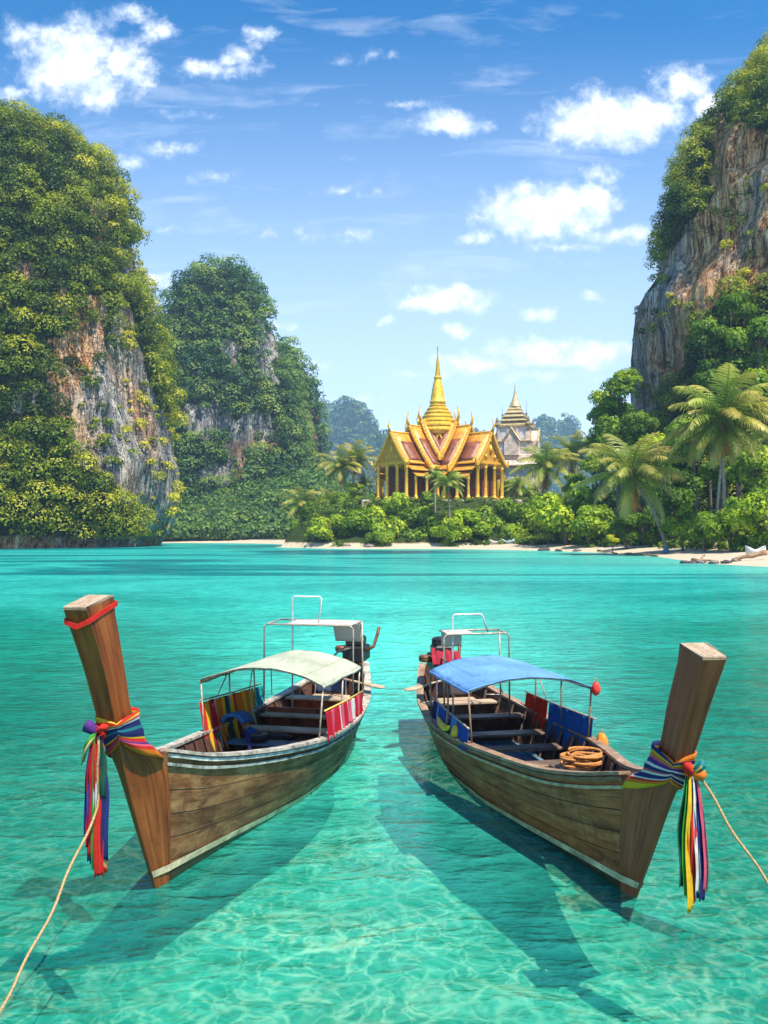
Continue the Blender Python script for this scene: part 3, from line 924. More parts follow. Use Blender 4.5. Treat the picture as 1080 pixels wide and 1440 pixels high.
def cloth_sheet(name, top, bottom, mat, parent=None, waves=9, amp=.025, nu=60, nv=14, side=Vector((1, 0, 0)), seed=0, hem=.02, thick=.006):
    """hanging cloth between two polylines, with folds"""
    P, UV = [], []
    for j in range(nv + 1):
        v = j / nv; row = []; ur = []
        for i in range(nu + 1):
            u = i / nu
            a = top[0].lerp(top[1], u); b = bottom[0].lerp(bottom[1], u)
            p = a.lerp(b, v)
            f = math.sin(u * waves * 6.283 + 1.7 * mnoise.noise(Vector((u * 3, v * .8, seed)))) * .6 + mnoise.noise(Vector((u * waves * 1.3, v * 1.2, seed + 5)))
            p = p + side * (amp * (.35 + .65 * v) * f)
            p.z += hem * v * mnoise.noise(Vector((u * 5, 3, seed))) - .012 * math.sin(math.pi * ((u * 5) % 1)) * (1 - v)
            row.append(p); ur.append((u, 1 - v))
        P.append(row); UV.append(ur)
    o = MB().grid(P, UV).build(name, mat, parent, True)
    md = o.modifiers.new('thickness', 'SOLIDIFY'); md.thickness = thick
    return o

WOOD_IN = wood_mat('inside_timber', (.035, .016, .010), (.085, .040, .024), (.16, .085, .05), .6, (5, 5, 3))
WOOD_BENCH = wood_mat('bench_timber', (.06, .04, .032), (.13, .085, .06), (.24, .17, .12), .5, (1.5, 22, 3))
WOOD_PALE = wood_mat('pale_timber', (.26, .19, .12), (.42, .32, .21), (.56, .46, .33), .6, (1.5, 22, 3))
WOOD_END = wood_mat('end_grain', (.20, .14, .09), (.36, .27, .18), (.52, .42, .30), .8, (7, 7, 7), 1.5)
STEEL = plain('painted_steel_tube', (.42, .36, .28), .45, .3, .35, 18)
STEEL_W = plain('white_steel_tube', (.66, .64, .60), .45, .1, .2, 18)
ENGINE = plain('oily_engine_metal', (.035, .038, .042), .42, .5, .4, 14)
BRASSY = plain('rusty_pipe', (.20, .10, .05), .6, .4, .4, 18)
CREAM = plain('cream_paint', (.66, .54, .34), .6, 0, .4, 6)
ROPE_M = plain('hemp_rope', (.46, .30, .14), .9, 0, .3, 60, bump=.5)

def make_boat(spec):
    left = spec['left']
    H = Hull(spec['lift'])
    root = thing('longtail_boat', spec['label'], 'boat', spec['loc'], spec['rz'], 'wooden long-tail boats moored in the bay')
    ts = list(np.linspace(-.2, 7.2, 74))
    # ---- planked hull, outside and inside
    mb = MB()
    for sd in (-1, 1):
        P, UV = [], []
        for t in ts:
            row, ur = [], []
            for k in range(19):
                v = (k / 18) ** 1.25
                q = H.pt(t, v, sd); row.append(q); ur.append(((q.z + .34) / (H.zg(t) + .34) + (0 if sd > 0 else 3), t))
            P.append(row); UV.append(ur)
        mb.grid(P, UV)
    # transom
    P = [[H.pt(7.2, k / 10, -1), H.pt(7.2, k / 10, 1)] for k in range(11)]
    mb.grid(P, [[(q.x, q.z) for q in r] for r in P])
    hull = mb.build('hull', spec['hull_mat'], root, 55, weld=True)
    mb = MB()
    for sd in (-1, 1):
        P, UV = [], []
        for t in ts[3:-1]:
            row, ur = [], []
            for k in range(13):
                v = .14 + .86 * k / 12
                q = H.pt(t, v, sd, .045)
                row.append(q); ur.append((v, t))
            P.append(row); UV.append(ur)
        mb.grid(P, UV)
    P = [[H.pt(7.16, .14 + .86 * k / 10, -1, .03), H.pt(7.16, .14 + .86 * k / 10, 1, .03)] for k in range(11)]
    mb.grid(P, [[(q.x, q.z) for q in r] for r in P])
    mb.build('inner_planking', WOOD_IN, root, True)
    # ---- floor boards
    mb = MB()
    for i in range(9):
        P = []; UV = []
        for t in np.linspace(1.0, 6.9, 30):
            z = spec['floor'] + .02 * max(0, t - 5)
            v = (z - H.zk(t)) / (H.zg(t) - H.zk(t))
            w = max(.03, H.b(t) * max(v, .01) ** H.p(t) - .05)
            x0, x1 = -w + 2 * w * i / 9 + .004, -w + 2 * w * (i + 1) / 9 - .004
            P.append([Vector((x0, t, z)), Vector((x1, t, z))]); UV.append([(i * .37, t), (i * .37 + .2, t)])
        mb.grid(P, UV)
    mb.build('floor_boards', spec['floor_mat'], root)
    # ---- rails along the gunwale
    for sd in (-1, 1):
        path = [H.pt(t, 1, sd) + Vector((sd * -.012, 0, .012)) for t in np.linspace(-.14, 7.2, 60)]
        lat = [Vector((sd, 0, 0))] * len(path)
        sweep_rect(MB(), path, .115, .032, lat).build('gunwale', spec['rail_mat'], root, 40)
        path = [H.at_z(t, H.zg(t) - .035, sd, .016) for t in np.linspace(-.12, 7.2, 60)]
        sweep_rect(MB(), path, .034, .034, lat).build('rub_rail', spec['rub_mat'], root, 40)
        path = [H.at_z(t, H.zg(t) - .115, sd, .012) for t in np.linspace(-.11, 7.2, 60)]
        sweep_rect(MB(), path, .022, .030, lat).build('rub_rail', spec['rub_mat2'], root, 40)
    # ---- ribs
    for t in np.arange(.55, 7.0, .42):
        mb = MB()
        path = [H.pt(t, .16 + .82 * k / 9, -1, .07) for k in range(9, -1, -1)] + [H.pt(t, .16 + .82 * k / 9, 1, .07) for k in range(10)]
        mb.tube(path, .024, 4)
        mb.build('rib', WOOD_IN if left else WOOD_BENCH, root)
    # ---- deck at the bow
    P, UV = [], []
    for t in np.linspace(-.15, .62, 12):
        w = H.b(t) - .03
        P.append([Vector((-w, t, H.zg(t) - .015)), Vector((0, t, H.zg(t) + .012)), Vector((w, t, H.zg(t) - .015))])
        UV.append([(0, t), (.2, t), (.4, t)])
    o = MB().grid(P, UV).build('foredeck', WOOD_IN, root)
    o.modifiers.new('thickness', 'SOLIDIFY').thickness = .03
    # ---- prow: stem timber sweeping up into the tall post
    hgt = spec['prow_top']
    k = H.lift
    zf = [-.34, 0, .6 * k, 1.23 * k, 1.46 * k, 1.75 * k, 2.15 * k, hgt]
    sf = [.17, -.012, -.32, -.63, -.75, -.89, -1.06, spec['top_f']]
    sr = [.28, .17, .05, -.15, -.44, -.64, -.78, spec['top_r']]
    wf = [.012, .014, .020, .034, .058, .082, .095, .104]
    P, UV = [], []
    N_ = 40
    for i in range(N_ + 1):
        z = zf[0] + (hgt - zf[0]) * i / N_
        a, b_ = smooth_interp(z, zf, sf), smooth_interp(z, zf, sr)
        w0 = smooth_interp(z, zf, wf)
        t = max(b_, -.2)
        zk, zg = H.zk(t), H.zg(t)
        hw = H.b(t) * (min(1, max(0, (z - zk) / (zg - zk))) ** H.p(t)) + .006
        w1 = hw if z < 1.24 * k else smooth_interp(z, [1.24 * k, 1.5 * k, hgt], [.165, .105, .122])
        tilt = .10 * max(0, (z - 2.15 * k) / (hgt - 2.15 * k)) if z > 2.15 * k else 0
        zr = z + (.07 if i == N_ else 0)
        m = (a + b_) / 2
        P.append([Vector((-w0, a, z)), Vector((w0, a, z)), Vector(((w0 + w1) / 2 + .004, m, (z + zr) / 2)), Vector((w1, b_, zr)), Vector((-w1, b_, zr)), Vector((-(w0 + w1) / 2 - .004, m, (z + zr) / 2))])
        UV.append([(0, z), (.22, z), (.45, z), (.68, z), (.9, z), (1.1, z)])
    mb = MB().grid(P, UV, closed=True)
    prow = mb.build('prow', spec['prow_mat'], root, 30)
    bv = prow.modifiers.new('worn_edges', 'BEVEL'); bv.width = .010; bv.segments = 2; bv.limit_method = 'ANGLE'; bv.angle_limit = R(28)
    T = P[-1]
    mb = MB()
    up = Vector((0, .0, .012))
    ctr = sum(T, Vector()) / 6
    cap = [ctr + (q - ctr) * .985 for q in T]
    o = len(mb.v)
    mb.add([q - up for q in cap] + [q + up for q in cap], [(6, 7, 8, 9, 10, 11)] + [(i, (i + 1) % 6, 6 + (i + 1) % 6, 6 + i) for i in range(6)],
           [(q.x * 3, q.y * 3) for q in cap] * 2)
    mb.build('prow_top', WOOD_END, prow)
    # ---- painted stripe above the water, carried round the stem
    def side_x(t, z):
        a, b_ = smooth_interp(z, zf, sf), smooth_interp(z, zf, sr)
        hx = H.at_z(max(t, b_), z, 1).x
        if t >= b_: return hx + .010
        w0 = smooth_interp(z, zf, wf)
        u = max(0, (t - a) / (b_ - a))
        return w0 + (H.at_z(b_, z, 1).x + .006 - w0) * u + .009 * min(1, 2 * u) + .006
    for sd in (-1, 1):
        P = []
        for i in range(70):
            q = i / 69
            row = []
            for dz in (0, .035, .07):
                z0 = spec['stripe'][0] + dz
                t0 = smooth_interp(z0, zf, sf)
                t = t0 + (6.5 - t0) * q ** 1.6
                z = z0 - spec['stripe'][1] * max(0, t)
                row.append(Vector((sd * side_x(t, z), t, z)))
            P.append(row)
        MB().grid(P, [[(r.y, r.z) for r in q] for q in P]).build('waterline_stripe', CREAM, root, True)
    # ---- benches
    for (t, z, m_) in spec['benches']:
        w = H.at_z(t, z, 1).x - .05
        MB().box((0, t, z), (2 * w, .24, .035), ch=.006).build('bench', {'d': WOOD_BENCH, 'p': WOOD_PALE, 'b': BLUE_PAINT}[m_], root)
    # bulkheads under two of the benches
    for (t, z) in spec['bulkheads']:
        w = H.at_z(t, z - .2, 1).x - .055
        MB().box((0, t, (z + spec['floor']) / 2 - .01), (2 * w, .03, z - spec['floor'] - .04)).build('bulkhead', spec['bulk_mat'], root)
    # ---- awning
    s0, s1 = spec['aw']
    wl_ = spec['aw_w']
    P, UV = [], []
    nu, nv = 26, 22
    def aw_z(l, s_):
        u = (s_ - s0) / (s1 - s0)
        e = spec['aw_edge'][0] + (spec['aw_edge'][1] - spec['aw_edge'][0]) * u
        top = spec['aw_top'][0] + (spec['aw_top'][1] - spec['aw_top'][0]) * u
        q = abs(l) / wl_
        return e + (top - e) * (1 - q ** 2.1) - .018 * math.sin(math.pi * ((u * 2) % 1)) * (1 - .5 * q)
    for i in range(nu + 1):
        row, ur = [], []
        for j in range(nv + 1):
            l = -wl_ + 2 * wl_ * j / nv
            sk = s0 + (s1 - s0) * i / nu + spec.get('aw_skew', 0) * l
            z = aw_z(l, s0 + (s1 - s0) * i / nu) + .016 * mnoise.noise(Vector((l * 3, i * .2, 4 + left))) + .008 * mnoise.noise(Vector((l * 9, i * .6, 8 + left)))
            row.append(Vector((l, sk, z))); ur.append((i / nu, j / nv))
        P.append(row); UV.append(ur)
    # a short hem hangs from both long edges
    cn = MB().grid(P, UV)
    for j, sd in ((0, -1), (nv, 1)):
        E1 = [r[j] for r in P]
        E2 = [q + Vector((sd * .012, 0, -.035 - .012 * mnoise.noise(q * 6))) for q in E1]
        cn.grid([E1, E2], [[(i / nu, 0) for i in range(nu + 1)]] * 2)
    o = cn.build('canopy', spec['canopy_mat'], root, True)
    o.modifiers.new('thickness', 'SOLIDIFY').thickness = .008
    # hoops under it and the posts
    for i, s_ in enumerate((s0 + .03, (s0 + s1) / 2, s1 - .03)):
        path = [Vector((-wl_ + 2 * wl_ * j / 16, s_ + spec.get('aw_skew', 0) * (-wl_ + 2 * wl_ * j / 16), aw_z(-wl_ + 2 * wl_ * j / 16, s_) - .022)) for j in range(17)]
        MB().tube(path, .011, 6).build('canopy_hoop', STEEL, root, True)
        for sd in (-1, 1):
            sk = s_ + spec.get('aw_skew', 0) * sd * wl_
            foot = H.pt(min(sk, 6.8), 1, sd, .05) - Vector((0, 0, .12))
            MB().tube([Vector((sd * (wl_ - .01), sk, aw_z(wl_, s_) - .02)), foot], .012, 6).build('canopy_post', spec['post_mat'], root, True)
    for sd in (-1, 1):
        MB().tube([Vector((sd * (wl_ - .005), s0 + spec.get('aw_skew', 0) * sd * wl_, aw_z(wl_, s0) - .022)), Vector((sd * (wl_ - .005), s1 + spec.get('aw_skew', 0) * sd * wl_, aw_z(wl_, s1) - .022))], .010, 6).build('canopy_rail', STEEL, root, True)
    for a, b_ in spec['braces']:
        MB().tube([Vector(a), Vector(b_)], .009, 6).build('brace', STEEL, root, True)
    for a, b_, m_ in spec['siderails']:
        MB().tube([Vector(a), (Vector(a) + Vector(b_)) / 2 - Vector((0, 0, .01)), Vector(b_)], .012, 6).build('side_rail', m_, root, True)
    # ---- frame over the stern
    sx, sw, rz_, dep = spec['stern']       # station, half width, height, depth of the little roof
    cx = spec.get('stern_x', 0)
    def rail(pts, r=.014, m=STEEL, nm='stern_frame'):
        MB().tube([Vector(q) for q in pts], r, 7).build(nm, m, root, True)
    for y_ in (sx, sx + dep):
        rail([(cx - sw, y_, .55), (cx - sw, y_, rz_ - .05), (cx - sw + .03, y_, rz_ - .012), (cx - sw + .06, y_, rz_), (cx + sw - .06, y_, rz_), (cx + sw - .03, y_, rz_ - .012), (cx + sw, y_, rz_ - .05), (cx + sw, y_, .6)] if y_ == sx
             else [(cx - sw + .03, y_, rz_ + .01), (cx + sw - .03, y_, rz_ + .01)])
    rail([(cx - sw + .05, sx, rz_), (cx - sw + .05, sx + dep, rz_ + .01)]); rail([(cx + sw - .05, sx, rz_), (cx + sw - .05, sx + dep, rz_ + .01)])
    rail([(cx + sw, sx + dep, .75), (cx + sw - .02, sx + dep, rz_ + .01)]); 
    a, b_, hz_ = spec['hoop']
    rail([(a, sx + .1, .45), (a, sx + .1, hz_ - .03), (a + .03, sx + .1, hz_), (b_ - .03, sx + .1, hz_), (b_ + .0, sx + .1, hz_ - .03), (b_ + spec['hoop_lean'], sx + .1, rz_ + .01)], .013, STEEL_W, 'tall_hoop')
    q0, q1 = spec['panel']
    mb = MB()
    P = [[Vector((q0 + (q1 - q0) * i / 12, sx + .02 + (dep - .04) * j / 6, rz_ + .018 + .012 * mnoise.noise(Vector((i * .5, j * .7, 2)))) ) for i in range(13)] for j in range(7)]
    o = mb.grid(P).build('stern_roof', spec['roof_mat'], root, True); o.modifiers.new('thickness', 'SOLIDIFY').thickness = .010
    # slanting weather sheet between roof and engine
    p0, p1, pz = spec['sheet']
    P = [[Vector((p0 + (p1 - p0) * i / 8 + .03 * j / 6, sx + dep + .10 * j / 6, rz_ - (rz_ - pz) * j / 6 + .01 * mnoise.noise(Vector((i, j, 1))))) for i in range(9)] for j in range(7)]
    o = MB().grid(P).build('weather_sheet', spec['roof_mat'], root, True); o.modifiers.new('thickness', 'SOLIDIFY').thickness = .008
    # ---- engine on its pivot, with the long tail shaft
    ex, ey, ez = spec['engine']
    sgn = 1 if left else -1
    eng = MB().box((ex, ey, ez), (.34, .50, .26), ch=.03).box((ex, ey - .03, ez + .20), (.26, .36, .16), ch=.03)
    eng.lathe([(.11, 0), (.13, .02), (.13, .10), (.09, .13), (.03, .14)], 14, (ex - .02, ey - .02, ez + .27)).build('engine', ENGINE, root, 40)
    MB().lathe([(.10, -.05), (.12, -.03), (.12, .03), (.10, .05)], 16, (ex - .24, ey, ez + .06)).build('air_filter', BRASSY, root, 40)
    MB().tube([(ex + .18, ey - .1, ez + .05), (ex + .30, ey - .05, ez + .12), (ex + .34, ey + .05, ez + .30), (ex + .36, ey + .10, ez + .42)], .028, 8).build('exhaust_pipe', BRASSY, root, True)
    MB().tube([(ex, ey + .25, ez - .02), (ex - .45 * sgn, ey + 1.4, ez - .42), (ex - 1.1 * sgn, ey + 3.0, -.15)], .026, 8).build('propeller_shaft', STEEL, root, True)
    MB().tube([(ex - .05, ey - .25, ez + .10), (ex - .1, ey - .7, ez + .12), (ex - .14, ey - .95, ez + .05)], .017, 7).build('steering_handle', STEEL, root, True)
    MB().lathe([(.05, -.6), (.045, -.15), (.07, -.12)], 10, (ex, ey, ez)).build('engine_pivot', ENGINE, root, 40)
    # driver's seat: board, back frame and dark back sheet
    ty, tz = spec['seat']
    mb = MB().box((spec['seat_x'], ty, tz), (.62, .34, .04), ch=.012)
    mb.build('driver_seat', WOOD_PALE, root)
    MB().tube([(spec['seat_x'] - .3, ty + .16, tz), (spec['seat_x'] - .27, ty + .26, tz + .46), (spec['seat_x'] + .2, ty + .26, tz + .46), (spec['seat_x'] + .24, ty + .16, tz)], .013, 7).build('seat_frame', STEEL_W, root, True)
    cloth_sheet('seat_back', [Vector((spec['seat_x'] - .27, ty + .27, tz + .45)), Vector((spec['seat_x'] + .2, ty + .27, tz + .45))], [Vector((spec['seat_x'] - .29, ty + .2, tz + .04)), Vector((spec['seat_x'] + .23, ty + .2, tz + .04))], spec['back_mat'], root, 2, .012, 16, 8, Vector((0, 1, 0)), 3)
    H.sec = lambda z: (smooth_interp(z, zf, sf), smooth_interp(z, zf, sr), smooth_interp(z, zf, wf))
    return root, H

BLUE_PAINT = wood_mat('blue_painted_timber', (.05, .10, .16), (.10, .20, .30), (.20, .30, .38), .6, (1.5, 22, 3))
RED_BULK = wood_mat('red_brown_timber', (.13, .035, .02), (.24, .07, .04), (.36, .13, .07), .5, (4, 4, 3))
def bow_at(px, py):
    d = CAM_Z * FPX / (py - HOR)
    return ((px - 540) * d / FPX, d, 0.0)

LSPEC = dict(left=True, lift=1.0, loc=bow_at(222, 1243), rz=-R(12.5), label='wooden long-tail boat with pale green awning and orange brown prow, on the left',
    hull_mat=wood_mat('left_hull_planks', (.040, .013, .005), (.17, .062, .020), (.33, .145, .052), .6, (16, 1.6, 3), 7, 1, (.42, .225, .095), (.125, .045)),
    prow_mat=wood_mat('left_prow_timber', (.075, .014, .004), (.24, .058, .011), (.38, .115, .026), .42, (16, .9, 3), 0, 1.0),
    rail_mat=plain('grey_white_rail_paint', (.44, .40, .33), .6, 0, .5, 9), rub_mat=plain('white_rail_paint', (.52, .53, .49), .55, 0, .45, 8), rub_mat2=plain('greenish_rail_paint', (.34, .37, .33), .6, 0, .5, 8),
    floor=.30, floor_mat=wood_mat('left_floor', (.06, .04, .035), (.14, .09, .07), (.24, .17, .13), .6, (4, 4, 3)), stripe=(.125, .045), prow_top=2.72, top_f=-1.37, top_r=-.99,
    benches=[(2.75, .42, 'd'), (3.45, .52, 'b'), (4.1, .56, 'p'), (4.75, .62, 'p'), (5.6, .72, 'p')], bulkheads=[(4.85, .74), (5.7, .74)], bulk_mat=RED_BULK,
    aw=(2.72, 4.62), aw_w=.82, aw_edge=(1.45, 1.39), aw_top=(1.64, 1.60), canopy_mat=canvas_mat('pale_green_canvas', (.50, .54, .40), (.26, .24, .15)), post_mat=STEEL,
    braces=[((-.80, 3.6, 1.42), (-.80, 3.1, 1.05)), ((-.80, 4.55, 1.40), (-.79, 4.35, 1.0)), ((-.55, 4.62, 1.45), (-.80, 5.35, .80))],
    siderails=[((-.82, 2.75, 1.19), (-.83, 4.95, 1.03), STEEL), ((.83, 2.75, 1.13), (.82, 4.75, 1.02), plain('yellow_pole', (.62, .45, .10), .5))],
    stern=(4.95, .70, 1.94, .62), stern_x=-.08, hoop=(-.36, .10, 2.36), hoop_lean=-.05, panel=(-.45, .60), roof_mat=canvas_mat('white_canvas', (.66, .63, .56), (.36, .30, .22)), sheet=(.12, .58, 1.62),
    engine=(.34, 6.25, 1.36), seat=(6.0, .66), seat_x=-.05, back_mat=plain('dark_blue_sheet', (.05, .07, .13), .7))
RSPEC = dict(left=False, lift=.88, loc=bow_at(890, 1255), rz=R(11), label='wooden long-tail boat with blue awning and plain brown prow, on the right',
    hull_mat=wood_mat('right_hull_planks', (.065, .014, .005), (.34, .078, .022), (.52, .15, .045), .5, (16, 1.6, 3), 7, 1, (.54, .20, .075), (.10, .035)),
    prow_mat=wood_mat('right_prow_timber', (.09, .018, .008), (.28, .062, .025), (.42, .115, .048), .45, (16, .9, 3), 0, 1.0),
    rail_mat=wood_mat('right_rail', (.14, .08, .05), (.30, .19, .12), (.50, .36, .24), .6, (2, 6, 3)), rub_mat=wood_mat('right_rub', (.10, .055, .03), (.20, .12, .07), (.34, .22, .14), .6, (2, 6, 3)), rub_mat2=plain('cream_rail_paint', (.46, .37, .22), .6, 0, .35, 9),
    floor=.24, floor_mat=BLUE_PAINT, stripe=(.10, .035), prow_top=2.35, top_f=-1.31, top_r=-1.00,
    benches=[(2.75, .47, 'd'), (3.4, .51, 'd'), (4.05, .55, 'd'), (4.85, .62, 'd'), (5.75, .66, 'p')], bulkheads=[(4.9, .62), (5.8, .66)], bulk_mat=WOOD_IN,
    aw=(2.62, 4.55), aw_w=.80, aw_edge=(1.42, 1.38), aw_top=(1.57, 1.56), canopy_mat=canvas_mat('blue_canvas', (.15, .36, .70), (.06, .16, .36)), post_mat=plain('rusty_brown_post', (.24, .15, .09), .6, .2, .3),
    braces=[((.78, 4.5, 1.36), (.80, 4.15, 1.0)), ((.35, 5.2, 1.4), (.62, 5.5, .82)), ((.25, 5.3, .86), (.68, 5.4, .82))],
    siderails=[((.80, 2.55, 1.04), (.80, 5.0, .94), STEEL), ((-.80, 2.6, .98), (-.74, 4.6, .98), STEEL)],
    stern=(4.85, .50, 1.84, .40), stern_x=.0, hoop=(-.34, .12, 2.12), hoop_lean=.08, panel=(-.46, -.06), roof_mat=bpy.data.materials['white_canvas'], sheet=(-.44, -.12, 1.60),
    engine=(-.20, 6.2, 1.24), seat=(5.9, .66), seat_x=.0, back_mat=plain('dark_brown_sheet', (.075, .05, .045), .6))
lboat, LH = make_boat(LSPEC)
rboat, RH = make_boat(RSPEC)

# ================================================================== the gilded temple
def gold_mat(name, a, b, c, rough=.35, sc=2.2):
    m, N, out = new_mat(name)
    p = N.obj()
    n = N.noise(p, sc, 5, .65)
    f = N.noise(p, sc * 5, 3, .6)
    col = N.ramp(n, [(.32, a), (.5, b), (.68, c)])
    out(bsdf(N, col, rough, N.bump(f, .7, .12), .25, .5))
    return m
GOLD = gold_mat('gilded_plaster', (.66, .30, .02), (.90, .50, .04), (.96, .66, .10))
GOLD_SPIRE = gold_mat('gilded_spire', (.66, .36, .02), (.90, .56, .04), (.96, .70, .12), .3, 1.2)
GOLD_CARVED = gold_mat('carved_gold', (.32, .11, .01), (.76, .38, .03), (.94, .60, .10), .45, 5.0)
def tile_mat(name, cols):
    m, N, out = new_mat(name)
    uv = N.uv()
    u, v, _ = N.xyz(uv)
    row = N.m('FRACT', N.m('MULTIPLY', v, 2.6)); col_ = N.m('FRACT', N.m('MULTIPLY', u, 2.2))
    n = N.noise(N.obj(), .9, 5, .65)
    c = N.ramp(n, [(.3, cols[0]), (.5, cols[1]), (.7, cols[2])])
    e = N.m('MULTIPLY', N.mr(row, 0, .22, .5, 1), N.mr(N.m('ABSOLUTE', N.m('SUBTRACT', col_, .5)), .42, .5, 1, .7))
    c = N.mix(1.0, c, N('ShaderNodeCombineColor', {0: e, 1: e, 2: e}), 'MULTIPLY')
    out(bsdf(N, c, .45, N.bump(row, .5, .12), spec=.4))
    return m
TILE_O = tile_mat('orange_tiles', [(.50, .18, .02), (.72, .32, .035), (.82, .44, .06)])
TILE_M = tile_mat('maroon_tiles', [(.14, .035, .018), (.24, .075, .03), (.34, .12, .05)])
WALL_RED = plain('dark_red_wall', (.16, .045, .03), .7, 0, .3, 1.2)
STONE_T = plain('terrace_stone', (.42, .36, .28), .8, 0, .25, 1.0)
DARK = plain('dark_opening', (.03, .022, .02), .7)

def bezier(a, b, c, n=8):
    a, b, c = Vector(a), Vector(b), Vector(c)
    return [(1 - t) ** 2 * a + 2 * t * (1 - t) * b + t * t * c for t in [i / n for i in range(n + 1)]]

def chofa(mb, p, out_, sc=1.0):
    """slender horn at a gable tip, leaning out then curling up"""
    o = Vector(out_)
    up = Vector((0, 0, 1))
    pts = [Vector(p) - up * .3, Vector(p) + o * .35 * sc + up * .7 * sc, Vector(p) + o * .55 * sc + up * 1.4 * sc, Vector(p) + o * .25 * sc + up * 2.2 * sc, Vector(p) + o * .1 * sc + up * 3.0 * sc, Vector(p) + o * .35 * sc + up * 3.7 * sc]
    mb.tube(pts, [.36 * sc, .34 * sc, .24 * sc, .17 * sc, .11 * sc, .03], 6)

